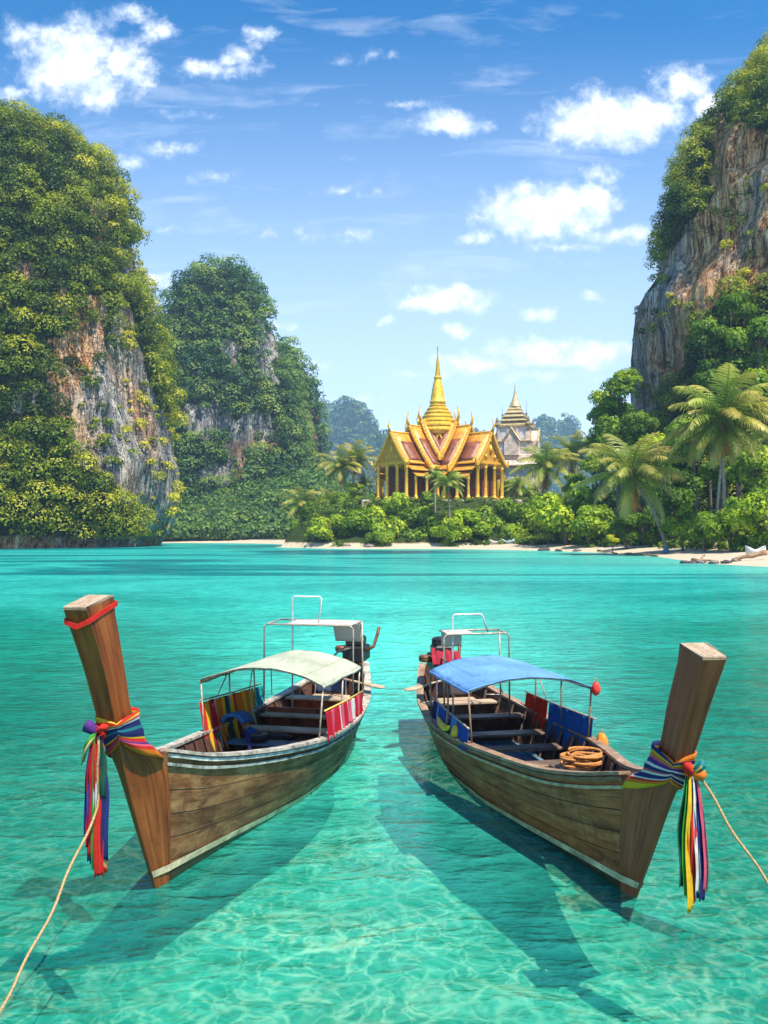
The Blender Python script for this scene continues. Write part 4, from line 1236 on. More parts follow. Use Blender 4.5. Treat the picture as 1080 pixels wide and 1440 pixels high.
TP = thing('temple', 'golden Thai temple with stepped gables and a tall ringed spire on the far shore', 'temple', TEMPLE, 0)
B0 = -1.2
MB().box((0, 0, B0 - .1), (42, 34, 2.2), ch=.3).build('terrace', STONE_T, TP)
def wing(ang, depth_scale=1.0, full=True):
    M = Matrix.Rotation(ang, 4, 'Z')
    V3 = lambda x, y, z: M @ Vector((x, y, z))          # x out along the wing, y across
    ydir = M.to_3x3() @ Vector((0, 1, 0)); xdir = M.to_3x3() @ Vector((1, 0, 0))
    # (outer end, inner end, ridge, eave height, half width)
    tiers = [(19.2 * depth_scale, 11.0, 18.0, 9.6, 5.6), (11.9, 6.5, 20.4, 8.2, 8.4), (7.1, 2.0, 22.2, 11.6, 6.8)]
    for k, (x1, x0, rz, ez, w) in enumerate(tiers):
        def sec(t):     # concave Thai roof line from ridge (0) to eave (1)
            return w * t, rz + (ez - rz) * (1.28 * t - .28 * t * t)
        x1r = x1 - .25
        for sd in (-1, 1):
            P, UV, P2, UV2 = [], [], [], []
            for i in range(9):
                y, z = sec(i / 8)
                P.append([V3(x0 - 1.5, sd * y, z), V3(x1r, sd * y, z)]); UV.append([(0, i), (x1 - x0 + 1.5, i)])
            o = MB().grid(P, UV).build('roof_slope', TILE_O, TP, True)
            o.modifiers.new('thickness', 'SOLIDIFY').thickness = .28
            xa, xb = x0 + .2, x1 - (1.7 if k else 2.6)
            for i in range(2, 8):
                y, z = sec(i / 8)
                P2.append([V3(xa, sd * (y + .16), z + .20), V3(xb, sd * (y + .16), z + .20)]); UV2.append([(0, i), (xb - xa, i)])
            q = MB().grid(P2, UV2).build('tile_panel', TILE_M, o, True)
            q.modifiers.new('thickness', 'SOLIDIFY').thickness = .12
            # pale ridge cap and gilded edge along the eave
            y, z = sec(1)
            MB().tube([V3(x0 - 1, sd * (y + .05), z + .05), V3(x1 - .3, sd * (y + .05), z + .05)], .26, 6).build('eave_trim', GOLD, TP)
            # lower skirt roofs, two steps
            for (wa, wb, za, zb, xo) in ((w - .5, w + 1.5, ez - .5, ez - 1.9, -.9), (w + .7, w + 2.5, ez - 2.4, ez - 3.6, -1.8)):
                if k >= 2 or (k == 1 and wb > w + 2): continue
                Pq = [[V3(x0 - 3, sd * (wa + (wb - wa) * t), za + (zb - za) * t), V3(x1 + xo, sd * (wa + (wb - wa) * t), za + (zb - za) * t)] for t in (0, .5, 1)]
                o2 = MB().grid(Pq, [[(0, i * 2), (x1 - x0, i * 2)] for i in range(3)]).build('skirt_roof', TILE_O, TP)
                o2.modifiers.new('thickness', 'SOLIDIFY').thickness = .22
                MB().tube([V3(x0 - 3, sd * wb, zb), V3(x1 + xo, sd * wb, zb)], .17, 6).build('eave_trim', GOLD, TP)
            # bargeboard of this gable, with toothed edge and upturned foot
            mb = MB()
            path = []
            for i in range(13):
                y, z = sec(i / 12)
                path.append((y, z))
            y, z = path[-1]
            path += [(y + .55, z - .45), (y + 1.05, z - .5), (y + 1.35, z + .1), (y + 1.45, z + 1.0)]
            Pb = []
            wd = [.46] * 13 + [.44, .36, .24, .04]
            for (y, z), h in zip(path, wd):
                Pb.append([V3(x1 - .28, sd * y, z - h), V3(x1 + .28, sd * y, z - h), V3(x1 + .28, sd * y, z + h), V3(x1 - .28, sd * y, z + h)])
            mb.grid(Pb, closed=True)
            for i in range(1, 12):
                y, z = sec((i + .2) / 12)
                mb.lathe([(.16, 0), (.20, .25), (.0, 1.0)], 5, V3(x1, sd * (y + .1), z + .35))
            mb.build('bargeboard', GOLD, TP)
        MB().tube([V3(x0 - 1, 0, rz + .1), V3(x1, 0, rz + .1)], .28, 6).build('roof_ridge', GOLD, TP)
        mb = MB(); chofa(mb, V3(x1 + .1, 0, rz + .3), xdir, 1.0 + .08 * k)
        mb.build('gable_horn', GOLD, TP, True)
        # carved gable
        xg = x1 - .7
        hz_ = ez + .4
        tri = [(-w + .3, hz_), (w - .3, hz_)] + [(w * .5, sec(.5)[1] - .3), (0, rz - .5), (-w * .5, sec(.5)[1] - .3)]
        Mg = M @ Matrix.Translation((xg, 0, 0)) @ Matrix.Rotation(R(90), 4, 'Z')
        MB().prism(tri, Mg, .35).build('gable', GOLD_CARVED, TP)
        mb = MB()
        for (yy, zz, r_) in ((0, hz_ + (rz - hz_) * .42, 1.0), (0, hz_ + (rz - hz_) * .70, .55), (-w * .34, hz_ + 1.3, .62), (w * .34, hz_ + 1.3, .62), (-w * .62, hz_ + .8, .4), (w * .62, hz_ + .8, .4)):
            mb.blob(V3(xg + .1, yy, zz), (r_ * .5 + .1, r_ * .5 + .1, r_), 7, 5, .5, int(yy * 10))
        mb.build('gable_carving', GOLD, TP, True)
        if k == 0:
            MB().box(V3(xg, 0, ez + .05), (.7, 2 * w - .2, .7), M.to_3x3().to_4x4(), .05).build('lintel', GOLD, TP)
            # hanging arch ornament between the columns
            mb = MB()
            for i in range(14):
                t = -1 + 2 * i / 13
                mb.lathe([(.02, -.5 - 1.3 * abs(t) ** 2), (.20, -.1), (.2, .35)], 5, V3(xg + .05, t * (w - 1.0), ez - .5))
            mb.build('arch_fringe', GOLD_CARVED, TP)
    # columns carrying the outer gable and the side eaves
    def column(x, y, top, r=.48):
        c = V3(x, y, 0)
        MB().lathe([(r * 1.7, -.1), (r * 1.7, .5), (r * 1.25, .7), (r, 1.1), (r * .92, top - 1.2), (r * 1.3, top - .9), (r * 1.05, top - .6), (r * 1.5, top)], 10, c).build('column', GOLD, TP, 40)
    x1 = 19.2 * depth_scale
    for y in (-5.2, -1.9, 1.9, 5.2): column(x1 - .8, y, 9.2)
    for x in (14.2, 9.8):
        for sd in (-1, 1): column(x * depth_scale, sd * 8.6, 7.0, .4)
    for sd in (-1, 1): column(x1 - 2.2, sd * 7.3, 6.1, .36)
    # hall inside
    MB().box(V3((x1 + 3) / 2 - 1.5, 0, 4.8), (x1 - 5, 8.2, 9.6), M.to_3x3().to_4x4()).build('hall_wall', WALL_RED, TP)
    xw = x1 - 3.97
    for y in (-2.6, 0, 2.6):
        d_ = MB().box(V3(xw, y, 3.2), (.12, 1.9 if y == 0 else 1.2, 6.0 if y == 0 else 3.8), M.to_3x3().to_4x4()).build('door' if y == 0 else 'window', DARK, TP)
        MB().box(V3(xw + .02, y - 1.1 * (1 if y == 0 else .7), 3.4), (.2, .22, 6.4 if y == 0 else 4.3), M.to_3x3().to_4x4()).build('frame', GOLD, d_)
        MB().box(V3(xw + .02, y + 1.1 * (1 if y == 0 else .7), 3.4), (.2, .22, 6.4 if y == 0 else 4.3), M.to_3x3().to_4x4()).build('frame', GOLD, d_)
    for sd in (-1, 1):
        for x in (13.2, 10.0, 6.8):
            MB().box(V3(x, sd * 4.14, 4.0), (1.1, .12, 3.4), M.to_3x3().to_4x4()).build('window', DARK, TP)
for a in (-135, -45): wing(R(a))
for a in (45, 135): wing(R(a), .96)
# inner body and the drum under the spire
MB().lathe([(9.2, 0), (9.2, 12.5), (6.0, 13.0)], 8, (0, 0, 0), R(22.5)).build('inner_body', WALL_RED, TP)
MB().lathe([(5.2, 12.2), (5.2, 13.4), (4.5, 13.6), (4.4, 18.4), (5.1, 18.8), (5.1, 19.4)], 16, (0, 0, 0), R(11.25)).build('drum', GOLD, TP, 30)
for a in (-135, -90, -45, 0, 180):
    M = Matrix.Rotation(R(a), 4, 'Z')
    w = MB().prism([(-.85, 13.7), (.85, 13.7), (.85, 16.2), (.5, 17.2), (0, 17.8), (-.5, 17.2), (-.85, 16.2)], M @ Matrix.Translation((4.75, 0, 0)) @ Matrix.Rotation(R(90), 4, 'Z'), .5).build('niche', plain('niche_red', (.20, .03, .03), .6) if 'niche_red' not in bpy.data.materials else bpy.data.materials['niche_red'], TP)
    fr = [M @ Vector((4.85, y, z)) for y, z in ((-1.0, 13.6), (-1.0, 16.3), (-.6, 17.5), (0, 18.5), (.6, 17.5), (1.0, 16.3), (1.0, 13.6))]
    MB().tube(fr, .26, 6).build('niche_frame', GOLD, w)
prof = [(5.15, 19.4)]
for r, z, h in ((5.7, 19.5, 1.25), (5.5, 20.85, 1.2), (5.0, 22.15, 1.15), (4.4, 23.4, 1.05), (3.75, 24.55, 1.0), (3.05, 25.65, .95), (2.4, 26.7, .85)):
    prof += [(r - .42, z), (r, z + h * .12), (r + .02, z + h * .5), (r - .22, z + h * .68), (r - .45, z + h * .75), (r - .45, z + h)]
MB().lathe(prof + [(1.7, 27.8)], 24).build('ringed_base', GOLD_SPIRE, TP, 35)
MB().lathe([(2.3, 27.7), (2.35, 28.1), (2.05, 28.6), (1.85, 30), (1.6, 31.8), (1.2, 33.6), (.98, 34.4), (1.16, 34.7), (1.16, 35.1), (.78, 35.4)], 12).build('bell', GOLD_SPIRE, TP, 35)
pr = [(.74, 35.3)]
for i in range(12):
    z = 35.6 + i * .42; r = .72 - i * .038
    pr += [(r + .07, z + .05), (r + .07, z + .2), (r - .05, z + .27), (r - .06, z + .40)]
pr += [(.22, 41), (.13, 43.4), (.26, 43.6), (.26, 43.8), (.08, 44), (.03, 45.3)]
MB().lathe(pr, 12).build('spire', GOLD_SPIRE, TP, 35)
for a in range(0, 360, 45):                      # little corner finials round the rings
    c = (4.9 * math.cos(R(a)), 4.9 * math.sin(R(a)), 19.9)
    MB().lathe([(.3, 0), (.34, .4), (.16, .8), (.2, 1.0), (.03, 2.2)], 6, c).build('finial', GOLD, TP, 35)

# ================================================================== the pale stone tower behind
PALE = plain('pale_stone', (.84, .73, .60), .8, 0, .25, .8)
PALE2 = plain('rosy_stone', (.72, .58, .47), .8, 0, .3, .9)
PANEL = plain('blue_white_panel', (.66, .68, .70), .5, 0, .15, .6)
OLDGOLD = gold_mat('weathered_gold', (.32, .24, .10), (.54, .43, .21), (.70, .59, .35), .45, 1.6)
PG = thing('pagoda', 'pale stone pagoda with weathered gold tiered roof, standing behind the temple on the right', 'pagoda', PAGODA, R(-18))
PG.scale = (1.24, 1.24, 1.02); PG.location.x += 1.2
SQ = R(45)
q2 = 2 ** .5
MB().box((0, 0, 5.0), (13.6, 13.6, 10.6)).build('lower_hall', PALE, PG)
for sx in (-1, 1):
    for k in range(4):
        MB().box((-5.1 + 3.4 * k, sx * 6.9, 4.6), (.7, .5, 9.4)).build('pilaster', OLDGOLD, PG)
        MB().box((sx * 6.9, -5.1 + 3.4 * k, 4.6), (.5, .7, 9.4)).build('pilaster', OLDGOLD, PG)
for k in range(3):
    MB().box((-3.4 + 3.4 * k, -6.86, 4.4), (1.9, .2, 6.6)).build('tall_window', PANEL, PG)
    MB().box((-6.86, -3.4 + 3.4 * k, 4.4), (.2, 1.9, 6.6)).build('tall_window', PANEL, PG)
MB().lathe([(7.1 * q2, 9.4), (7.7 * q2, 9.8), (7.7 * q2, 10.3), (7.0 * q2, 10.7), (6.6 * q2, 11.6), (5.4 * q2, 12.1), (5.2 * q2, 13.6), (4.8 * q2, 13.9)], 4, (0, 0, 0), SQ).build('terrace_roof', PALE2, PG)
MB().lathe([(7.74 * q2, 9.75), (7.8 * q2, 9.8), (7.8 * q2, 10.2), (7.74 * q2, 10.25)], 4, (0, 0, 0), SQ).build('cornice', OLDGOLD, PG)
for (w, z0, z1, m_) in ((4.5, 13.6, 18.0, PALE), (4.1, 18.5, 23.0, PALE)):
    MB().box((0, 0, (z0 + z1) / 2), (2 * w, 2 * w, z1 - z0)).build('tower_storey', m_, PG)
    for sx in (-1, 1):
        for k in range(4):
            y = (-1 + 2 * k / 3) * (w - .35)
            MB().box((y, sx * (w + .12), (z0 + z1) / 2), (.6, .4, z1 - z0 - .1)).build('pilaster', PALE2, PG)
            MB().box((sx * (w + .12), y, (z0 + z1) / 2), (.4, .6, z1 - z0 - .1)).build('pilaster', PALE2, PG)
    for k in range(3):
        y = (-1 + k) * (w - .35) * .667
        MB().box((y, -w - .03, (z0 + z1) / 2), (1.2, .12, z1 - z0 - 1.2)).build('window', PANEL, PG)
        MB().box((-w - .03, y, (z0 + z1) / 2), (.12, 1.2, z1 - z0 - 1.2)).build('window', PANEL, PG)
    MB().lathe([((w + .1) * q2, z1 - .1), ((w + .55) * q2, z1 + .1), ((w + .55) * q2, z1 + .4), ((w - .1) * q2, z1 + .55)], 4, (0, 0, 0), SQ).build('cornice', OLDGOLD, PG)
for a in (0, 90, 180, 270):                       # porch gables on each side
    M = Matrix.Rotation(R(a), 4, 'Z')
    g = MB().prism([(-1.9, 13.6), (1.9, 13.6), (1.9, 18.6), (0, 22.0), (-1.9, 18.6)], M @ Matrix.Translation((4.5, 0, 0)) @ Matrix.Rotation(R(90), 4, 'Z'), -1.9).build('porch', PALE2, PG)
    for sd in (-1, 1):
        MB().tube([M @ Vector((6.5, sd * 2.4, 18.0)), M @ Vector((6.5, sd * 1.0, 20.4)), M @ Vector((6.5, 0, 22.3)), M @ Vector((6.6, 0, 23.3))], [.3, .3, .26, .05], 6).build('bargeboard', OLDGOLD, g)
    for k in (-1, 1):
        c = M @ Vector((4.2, k * 4.2, 23.2))
        MB().lathe([(.8, 0), (.9, .6), (.45, 1.2), (.5, 1.5), (.06, 3.2)], 6, c).build('finial', OLDGOLD, PG, 35)
pr = []
for i, (w, z) in enumerate(((4.2, 23.4), (3.7, 24.9), (3.1, 26.3), (2.5, 27.6), (1.9, 28.8))):
    pr += [(w * q2 * .74, z), (w * q2, z + .25), (w * q2 * .98, z + .5), (w * q2 * .78, z + .85), (w * q2 * .74, z + 1.25)]
MB().lathe(pr + [(1.2, 30.1)], 4, (0, 0, 0), SQ).build('tiered_roof', OLDGOLD, PG)
MB().lathe([(1.6, 29.9), (1.7, 30.3), (1.15, 31.6), (.7, 33), (.45, 34), (.2, 36), (.06, 38.2)], 10).build('spire', OLDGOLD, PG, 35)
GREY = plain('grey_metal', (.30, .34, .38), .5, .3)
sp = at(741, 640, 300)
ms = thing('spire_mast', 'thin grey tiered spire rising beside the pale pagoda', 'spire', (sp.x, sp.y, sp.z), 0)
MB().lathe([(.9, -14), (.8, 6), (.9, 9.0), (1.4, 9.4), (1.5, 9.8), (.7, 10.2), (.55, 12), (.9, 12.2), (.35, 12.6), (.3, 14.6), (.5, 14.8), (.12, 15.4), (.03, 19.5)], 8).build('shaft', GREY, ms, 35)
sp = at(707, 640, 305)
ms = thing('spire_mast', 'small slim spire peeking out left of the pale pagoda roof', 'spire', (sp.x, sp.y, sp.z), 0)
MB().lathe([(.7, -14), (.6, 11), (.8, 11.4), (.3, 12), (.26, 14.4), (.45, 14.6), (.10, 15), (.03, 18)], 8).build('shaft', GREY, ms, 35)

# ================================================================== trees
def tree_protos():
    out = []
    for k, (nl, lob, asp) in enumerate(((2600, 14, .85), (2600, 18, 1.0), (2300, 11, .75), (2800, 20, 1.25))):
        rg = np.random.default_rng(50 + k)
        c = rg.normal(size=(lob, 3)); c /= np.linalg.norm(c, axis=1)[:, None]
        c *= (.45 + .27 * rg.random(lob))[:, None]
        c[:, 2] *= asp
        r = .26 + .22 * rg.random(lob)
        t = .50 + .16 * rg.normal(size=lob)
        v, tt = leaf_cloud(c, r, (nl * r ** 1.7 / (r ** 1.7).sum()).astype(int), .125, rg, tints=t, squash=.85, shell=.6)
        rr = np.linalg.norm(v, axis=1)
        out.append((quads_mesh('crown', v, tt), asp))
    return out
PROTO = tree_protos()
def trunk_mesh(seed, h):
    rr = random.Random(seed)
    mb = MB()
    top = Vector((rr.uniform(-.25, .25), rr.uniform(-.25, .25), .15))
    mb.tube(bezier((0, 0, -h), (rr.uniform(-.3, .3), rr.uniform(-.3, .3), -h * .4), top, 6), [.085, .07, .06, .055, .045, .035, .02], 7)
    for i in range(5):
        s_ = Vector((top.x * .5, top.y * .5, -.45 + .1 * i))
        a = rr.uniform(0, 6.28)
        mb.tube(bezier(s_, s_ + Vector((math.cos(a) * .25, math.sin(a) * .25, .1)), s_ + Vector((math.cos(a) * .55, math.sin(a) * .55, .45)), 4), [.035, .03, .022, .015, .006], 5)
    return mb
TREE_N = [0]
def tree(px, py, rpx, d, label, col, proto=0, kind='tree', group=None, base=None, asp=1.0):
    """crown centred on photo pixel px, py; radius rpx pixels; distance d"""
    c = at(px, py, d)
    r = rpx * d / FPX * 1.2
    gz = ground_z(c.x, c.y) if base is None else base
    TREE_N[0] += 1
    group = group or ('bushes and shrubs behind the beach' if kind != 'tree' else 'broadleaf trees on the shore')
    root = thing(kind, label, kind, (c.x, c.y, gz - .3), TREE_N[0] * 2.399, group)
    me, a_ = PROTO[proto]
    if not me.materials: me.materials.append(LEAF_TREE)
    o = bpy.data.objects.new('crown', me); C.objects.link(o)
    o.parent = root
    o.location = (0, 0, c.z - gz + .3)
    rv = random.Random(TREE_N[0]); o.scale = (r * rv.uniform(.88, 1.15), r * rv.uniform(.88, 1.15), r * asp * rv.uniform(.85, 1.2)); o.rotation_euler = (rv.uniform(-.25, .25), rv.uniform(-.25, .25), 0)
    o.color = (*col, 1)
    h = max(.5, (c.z - gz + .5) / r)
    t = trunk_mesh(TREE_N[0], h).build('trunk', BARK, root, True)
    t.location = (0, 0, c.z - gz + .3); t.scale = (r, r, r)
    return root
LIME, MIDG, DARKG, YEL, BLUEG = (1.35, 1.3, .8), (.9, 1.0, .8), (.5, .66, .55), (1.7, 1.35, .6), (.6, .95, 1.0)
TREES = [
 # along the beach below the temple, left to right
 (443, 756, 15, 222, 'small dark bush at the left tip of the temple beach', MIDG, 0, 'bush'),
 (466, 744, 24, 215, 'round green bush at the water edge, first large one from the left', LIME, 1, 'bush'),
 (505, 738, 27, 214, 'leafy green bush under the left end of the temple terrace', MIDG, 2, 'bush'),
 (535, 754, 20, 205, 'low rounded bush on the sand in front of the bigger lime bush', MIDG, 0, 'bush'),
 (550, 731, 31, 213, 'big lime green bush below the left temple gable', LIME, 1, 'bush'),
 (591, 741, 26, 211, 'mid green bush in the middle of the beach row', MIDG, 3, 'bush'),
 (606, 716, 22, 222, 'darker tree rising above the beach row below the temple centre', MIDG, 3, 'tree'),
 (630, 748, 24, 205, 'bright lime bush on the sand left of the widest lime bush', LIME, 0, 'bush'),
 (660, 741, 30, 207, 'widest bright lime bush on the beach below the right temple gable', (1.5, 1.45, .75), 2, 'bush'),
 (700, 733, 29, 214, 'green bush below the pagoda, right of the widest lime bush', MIDG, 1, 'bush'),
 (733, 738, 27, 208, 'green bush above the two small white boats on the beach', LIME, 3, 'bush'),
 (716, 753, 13, 204, 'tiny dark bush close to the sand beside the small white boats', MIDG, 0, 'bush'),
 (575, 712, 16, 232, 'small bush against the terrace wall under the left gable', DARKG, 0, 'bush'),
 (528, 716, 18, 232, 'bush in front of the left corner of the terrace', MIDG, 1, 'bush'),
 (480, 708, 18, 240, 'dense bush at the foot of the two tall palms left of the temple', MIDG, 2, 'bush'),
 (445, 724, 22, 240, 'dark bush behind the leftmost coconut palm', DARKG, 1, 'bush'),
 (420, 745, 14, 238, 'dark low bush under the leftmost coconut palm', DARKG, 0, 'bush'),
 (500, 692, 13, 252, 'small tree touching the left side of the temple', LIME, 3, 'tree'),
 (700, 690, 15, 268, 'bushy tree at the foot of the pagoda left corner', LIME, 0, 'tree'),
 (725, 690, 17, 262, 'bushy tree in front of the pagoda hall', MIDG, 2, 'tree'),
 (752, 700, 18, 240, 'green bush behind the palm nearest the pagoda', MIDG, 1, 'bush'),
 # from the beach corner to the leaning palm
 (770, 742, 22, 192, 'yellowish bush over the dark rocks at the beach corner', YEL, 0, 'bush'),
 (796, 722, 36, 186, 'large yellow green tree right of the palm nearest the pagoda', (1.45, 1.4, .7), 1, 'tree'),
 (832, 735, 30, 176, 'broad green bush just left of the leaning palm', LIME, 2, 'bush'),
 (815, 690, 22, 205, 'green tree behind the yellow green one', MIDG, 3, 'tree'),
 (850, 700, 28, 190, 'dark green tree behind the crown of the leaning palm', DARKG, 1, 'tree'),
 (840, 655, 20, 208, 'pale green treetop above the leaning palm on its left', MIDG, 0, 'tree'),
 (882, 742, 24, 158, 'dark bush under the drooping fronds of the leaning palm', DARKG, 2, 'bush'),
 (915, 735, 24, 158, 'shadowy bush behind the trunk of the leaning palm', DARKG, 0, 'bush'),
 (860, 760, 10, 150, 'small yellow shrub on the sand left of the leaning trunk', YEL, 0, 'shrub'),
 # the jungle at the right
 (960, 738, 26, 136, 'green bush on the sand between leaning trunk and twin palm trunks', LIME, 1, 'bush'),
 (992, 742, 28, 128, 'round green bush in front of the twin palm trunks', MIDG, 2, 'bush'),
 (1030, 738, 32, 122, 'wide dark green bush right of the twin palm trunks', MIDG, 1, 'bush'),
 (1068, 725, 36, 117, 'lush green bush at the right edge above the white skiff', LIME, 3, 'bush'),
 (950, 690, 30, 158, 'dark tree between leaning palm and twin palm', DARKG, 3, 'tree'),
 (1062, 660, 34, 140, 'lime green tree at the right edge beside the twin palm crown', LIME, 2, 'tree'),
 (905, 690, 26, 166, 'shaded tree right behind the leaning palm crown', DARKG, 1, 'tree'),
 (930, 640, 32, 172, 'sunlit lime tree above the gap between the two biggest palms', (1.4, 1.4, .7), 0, 'tree'),
 (885, 640, 28, 178, 'green tree directly over the leaning palm crown', MIDG, 2, 'tree'),
 (975, 615, 34, 166, 'sunlit tree left of the twin palm crown', LIME, 1, 'tree'),
 (1035, 600, 36, 160, 'dark tree hidden behind the twin palm crown', DARKG, 3, 'tree'),
 (1020, 665, 30, 148, 'dark shaded tree under the twin palm crown', DARKG, 0, 'tree'),
 (868, 595, 30, 186, 'tall tree at the left foot of the rust streaked cliff', MIDG, 3, 'tree'),
 (856, 560, 20, 190, 'light green treetop jutting left at the cliff foot', LIME, 1, 'tree'),
 (880, 535, 22, 188, 'highest treetop hugging the left foot of the rust streaked cliff', LIME, 2, 'tree'),
 (848, 615, 18, 196, 'low tree where the cliff foot meets the distant hills', MIDG, 0, 'tree'),
 (872, 556, 26, 182, 'dense dark tree filling the notch at the left foot of the cliff, upper one', DARKG, 3, 'tree'),
 (868, 615, 30, 180, 'dense green tree below the dark notch tree at the cliff foot', MIDG, 1, 'tree'),
 (898, 600, 26, 176, 'dark tree against the lowest bare rock of the rust streaked cliff', DARKG, 0, 'tree'),
 (845, 585, 18, 192, 'small leafy tree leaning out left over the skyline at the cliff foot', MIDG, 2, 'tree'),
 (1070, 560, 40, 158, 'large sunlit tree at the right edge below the cliff face', LIME, 1, 'tree'),
 (1065, 480, 38, 166, 'big tree at the right edge against the lower cliff face', MIDG, 2, 'tree'),
 (1015, 530, 32, 168, 'dark tree against the cliff above the twin palm', DARKG, 3, 'tree'),
 (1000, 470, 26, 172, 'dark tree growing halfway up the cliff face', DARKG, 0, 'tree'),
 (1040, 430, 26, 172, 'highest dark tree on the ledge of the cliff face', DARKG, 1, 'tree'),
]
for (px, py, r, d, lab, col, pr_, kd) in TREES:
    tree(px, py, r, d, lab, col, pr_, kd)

# low green undergrowth hiding the soil between the trees
n = 9000
gx = RNG.uniform(-45, 80, n); gy = RNG.uniform(92, 300, n)
sd_ = shore_dist(gx, gy)
ok = (sd_ > np.where(gx > 24, 10.0, 7.0) + 2.5 * np.sin(gx * .7) + 1.5 * np.sin(gy * .9)) & (np.hypot((gx - TEMPLE.x) / 1.25, gy - TEMPLE.y) > 18.5) & (np.abs(gx) < gy * .56)
gx, gy = gx[ok], gy[ok]
gz_ = land_h(gx, gy)
r = .7 + 1.3 * RNG.random(len(gx)) ** 2
v, tt = leaf_cloud(np.stack([gx, gy, gz_ + r * .3], 1), r, 34, .6, RNG, tints=.42 + .17 * RNG.normal(size=len(gx)), squash=.7)
UNDER = leaf_mat('undergrowth_leaves', [(0, (.02, .05, .007)), (.4, (.09, .17, .016)), (.7, (.21, .29, .028)), (1, (.38, .42, .05))], .3)
tag(link_mesh('undergrowth', quads_mesh('undergrowth', v, tt), UNDER), 'low green undergrowth covering the ground behind the beach', 'undergrowth', kind='stuff')

# ================================================================== palms
m, N, out = new_mat('palm_frond')
t = N.xyz(N.uv())[1]
oc = N('ShaderNodeObjectInfo', out=1)
c = N.mix(1.0, N.ramp(N.m('ADD', t, N.m('MULTIPLY', N.noise(N.obj(), 1.5, 3), .35)), [(.15, (.26, .34, .06)), (.55, (.22, .34, .04)), (1.0, (.44, .44, .09))]), oc, 'MULTIPLY')
out(N('ShaderNodeMixShader', {0: .35, 1: bsdf(N, c, .40, spec=.5), 2: N('ShaderNodeBsdfTranslucent', {'Color': c})}))
FROND_M = m
TRUNK_M = plain('palm_trunk', (.34, .27, .20), .9, 0, .3, 3.0)
NUT_M = plain('coconut_husk', (.32, .20, .05), .7, 0, .3, 4)
def frond_mesh(seed, el, L=1.0):
    """one frond of unit length leaving along +x at elevation el, drooping leaflets on both sides"""
    rr = random.Random(seed)
    mb = MB()
    pts = []
    a = el; p = Vector((0, 0, 0)); n = 22
    for i in range(n + 1):
        pts.append(p.copy())
        p = p + Vector((math.cos(a), rr.uniform(-.02, .02), math.sin(a))) * (L / n)
        a -= R(2.0 + 3.2 * i / n) * (1.0 if el > R(20) else .8)
    mb.tube(pts, [.016 * (1 - .85 * i / n) + .002 for i in range(n + 1)], 5)
    for i in range(2, n * 2 + 1):
        u = i / (2 * n + .01)
        k = u * n; j = min(n - 1, int(k)); q = pts[j].lerp(pts[j + 1], k - j)
        tan = (pts[j + 1] - pts[j]).normalized()
        ln = .23 * (math.sin(math.pi * min(1, .12 + u * .86)) ** .6) * rr.uniform(.8, 1.1) + .03
        for sd in (-1, 1):
            drop = rr.uniform(.35, .95)
            dirv_ = (tan * rr.uniform(.5, .8) + Vector((0, sd, 0)) * .9 + Vector((0, 0, -drop * .55))).normalized()
            tip = q + dirv_ * ln + Vector((0, 0, -.10 * ln * 3 * drop))
            midp = q + dirv_ * ln * .5
            wv = tan * .0085
            mb.add([q - wv, q + wv, midp + wv * 1.25, tip, midp - wv * 1.25], [(0, 1, 2, 4), (4, 2, 3)], [(0, u), (0, u), (.5, u), (1, u + .3), (.5, u)])
    return mb
FRONDS = []
for k in range(12):
    el = R([80, 66, 54, 43, 33, 23, 12, 0, -14, -32, 60, 28][k])
    o = frond_mesh(k, el).build('frond', FROND_M, None, False)
    FRONDS.append((o.data, el)); bpy.data.objects.remove(o)
PALM_N = [0]
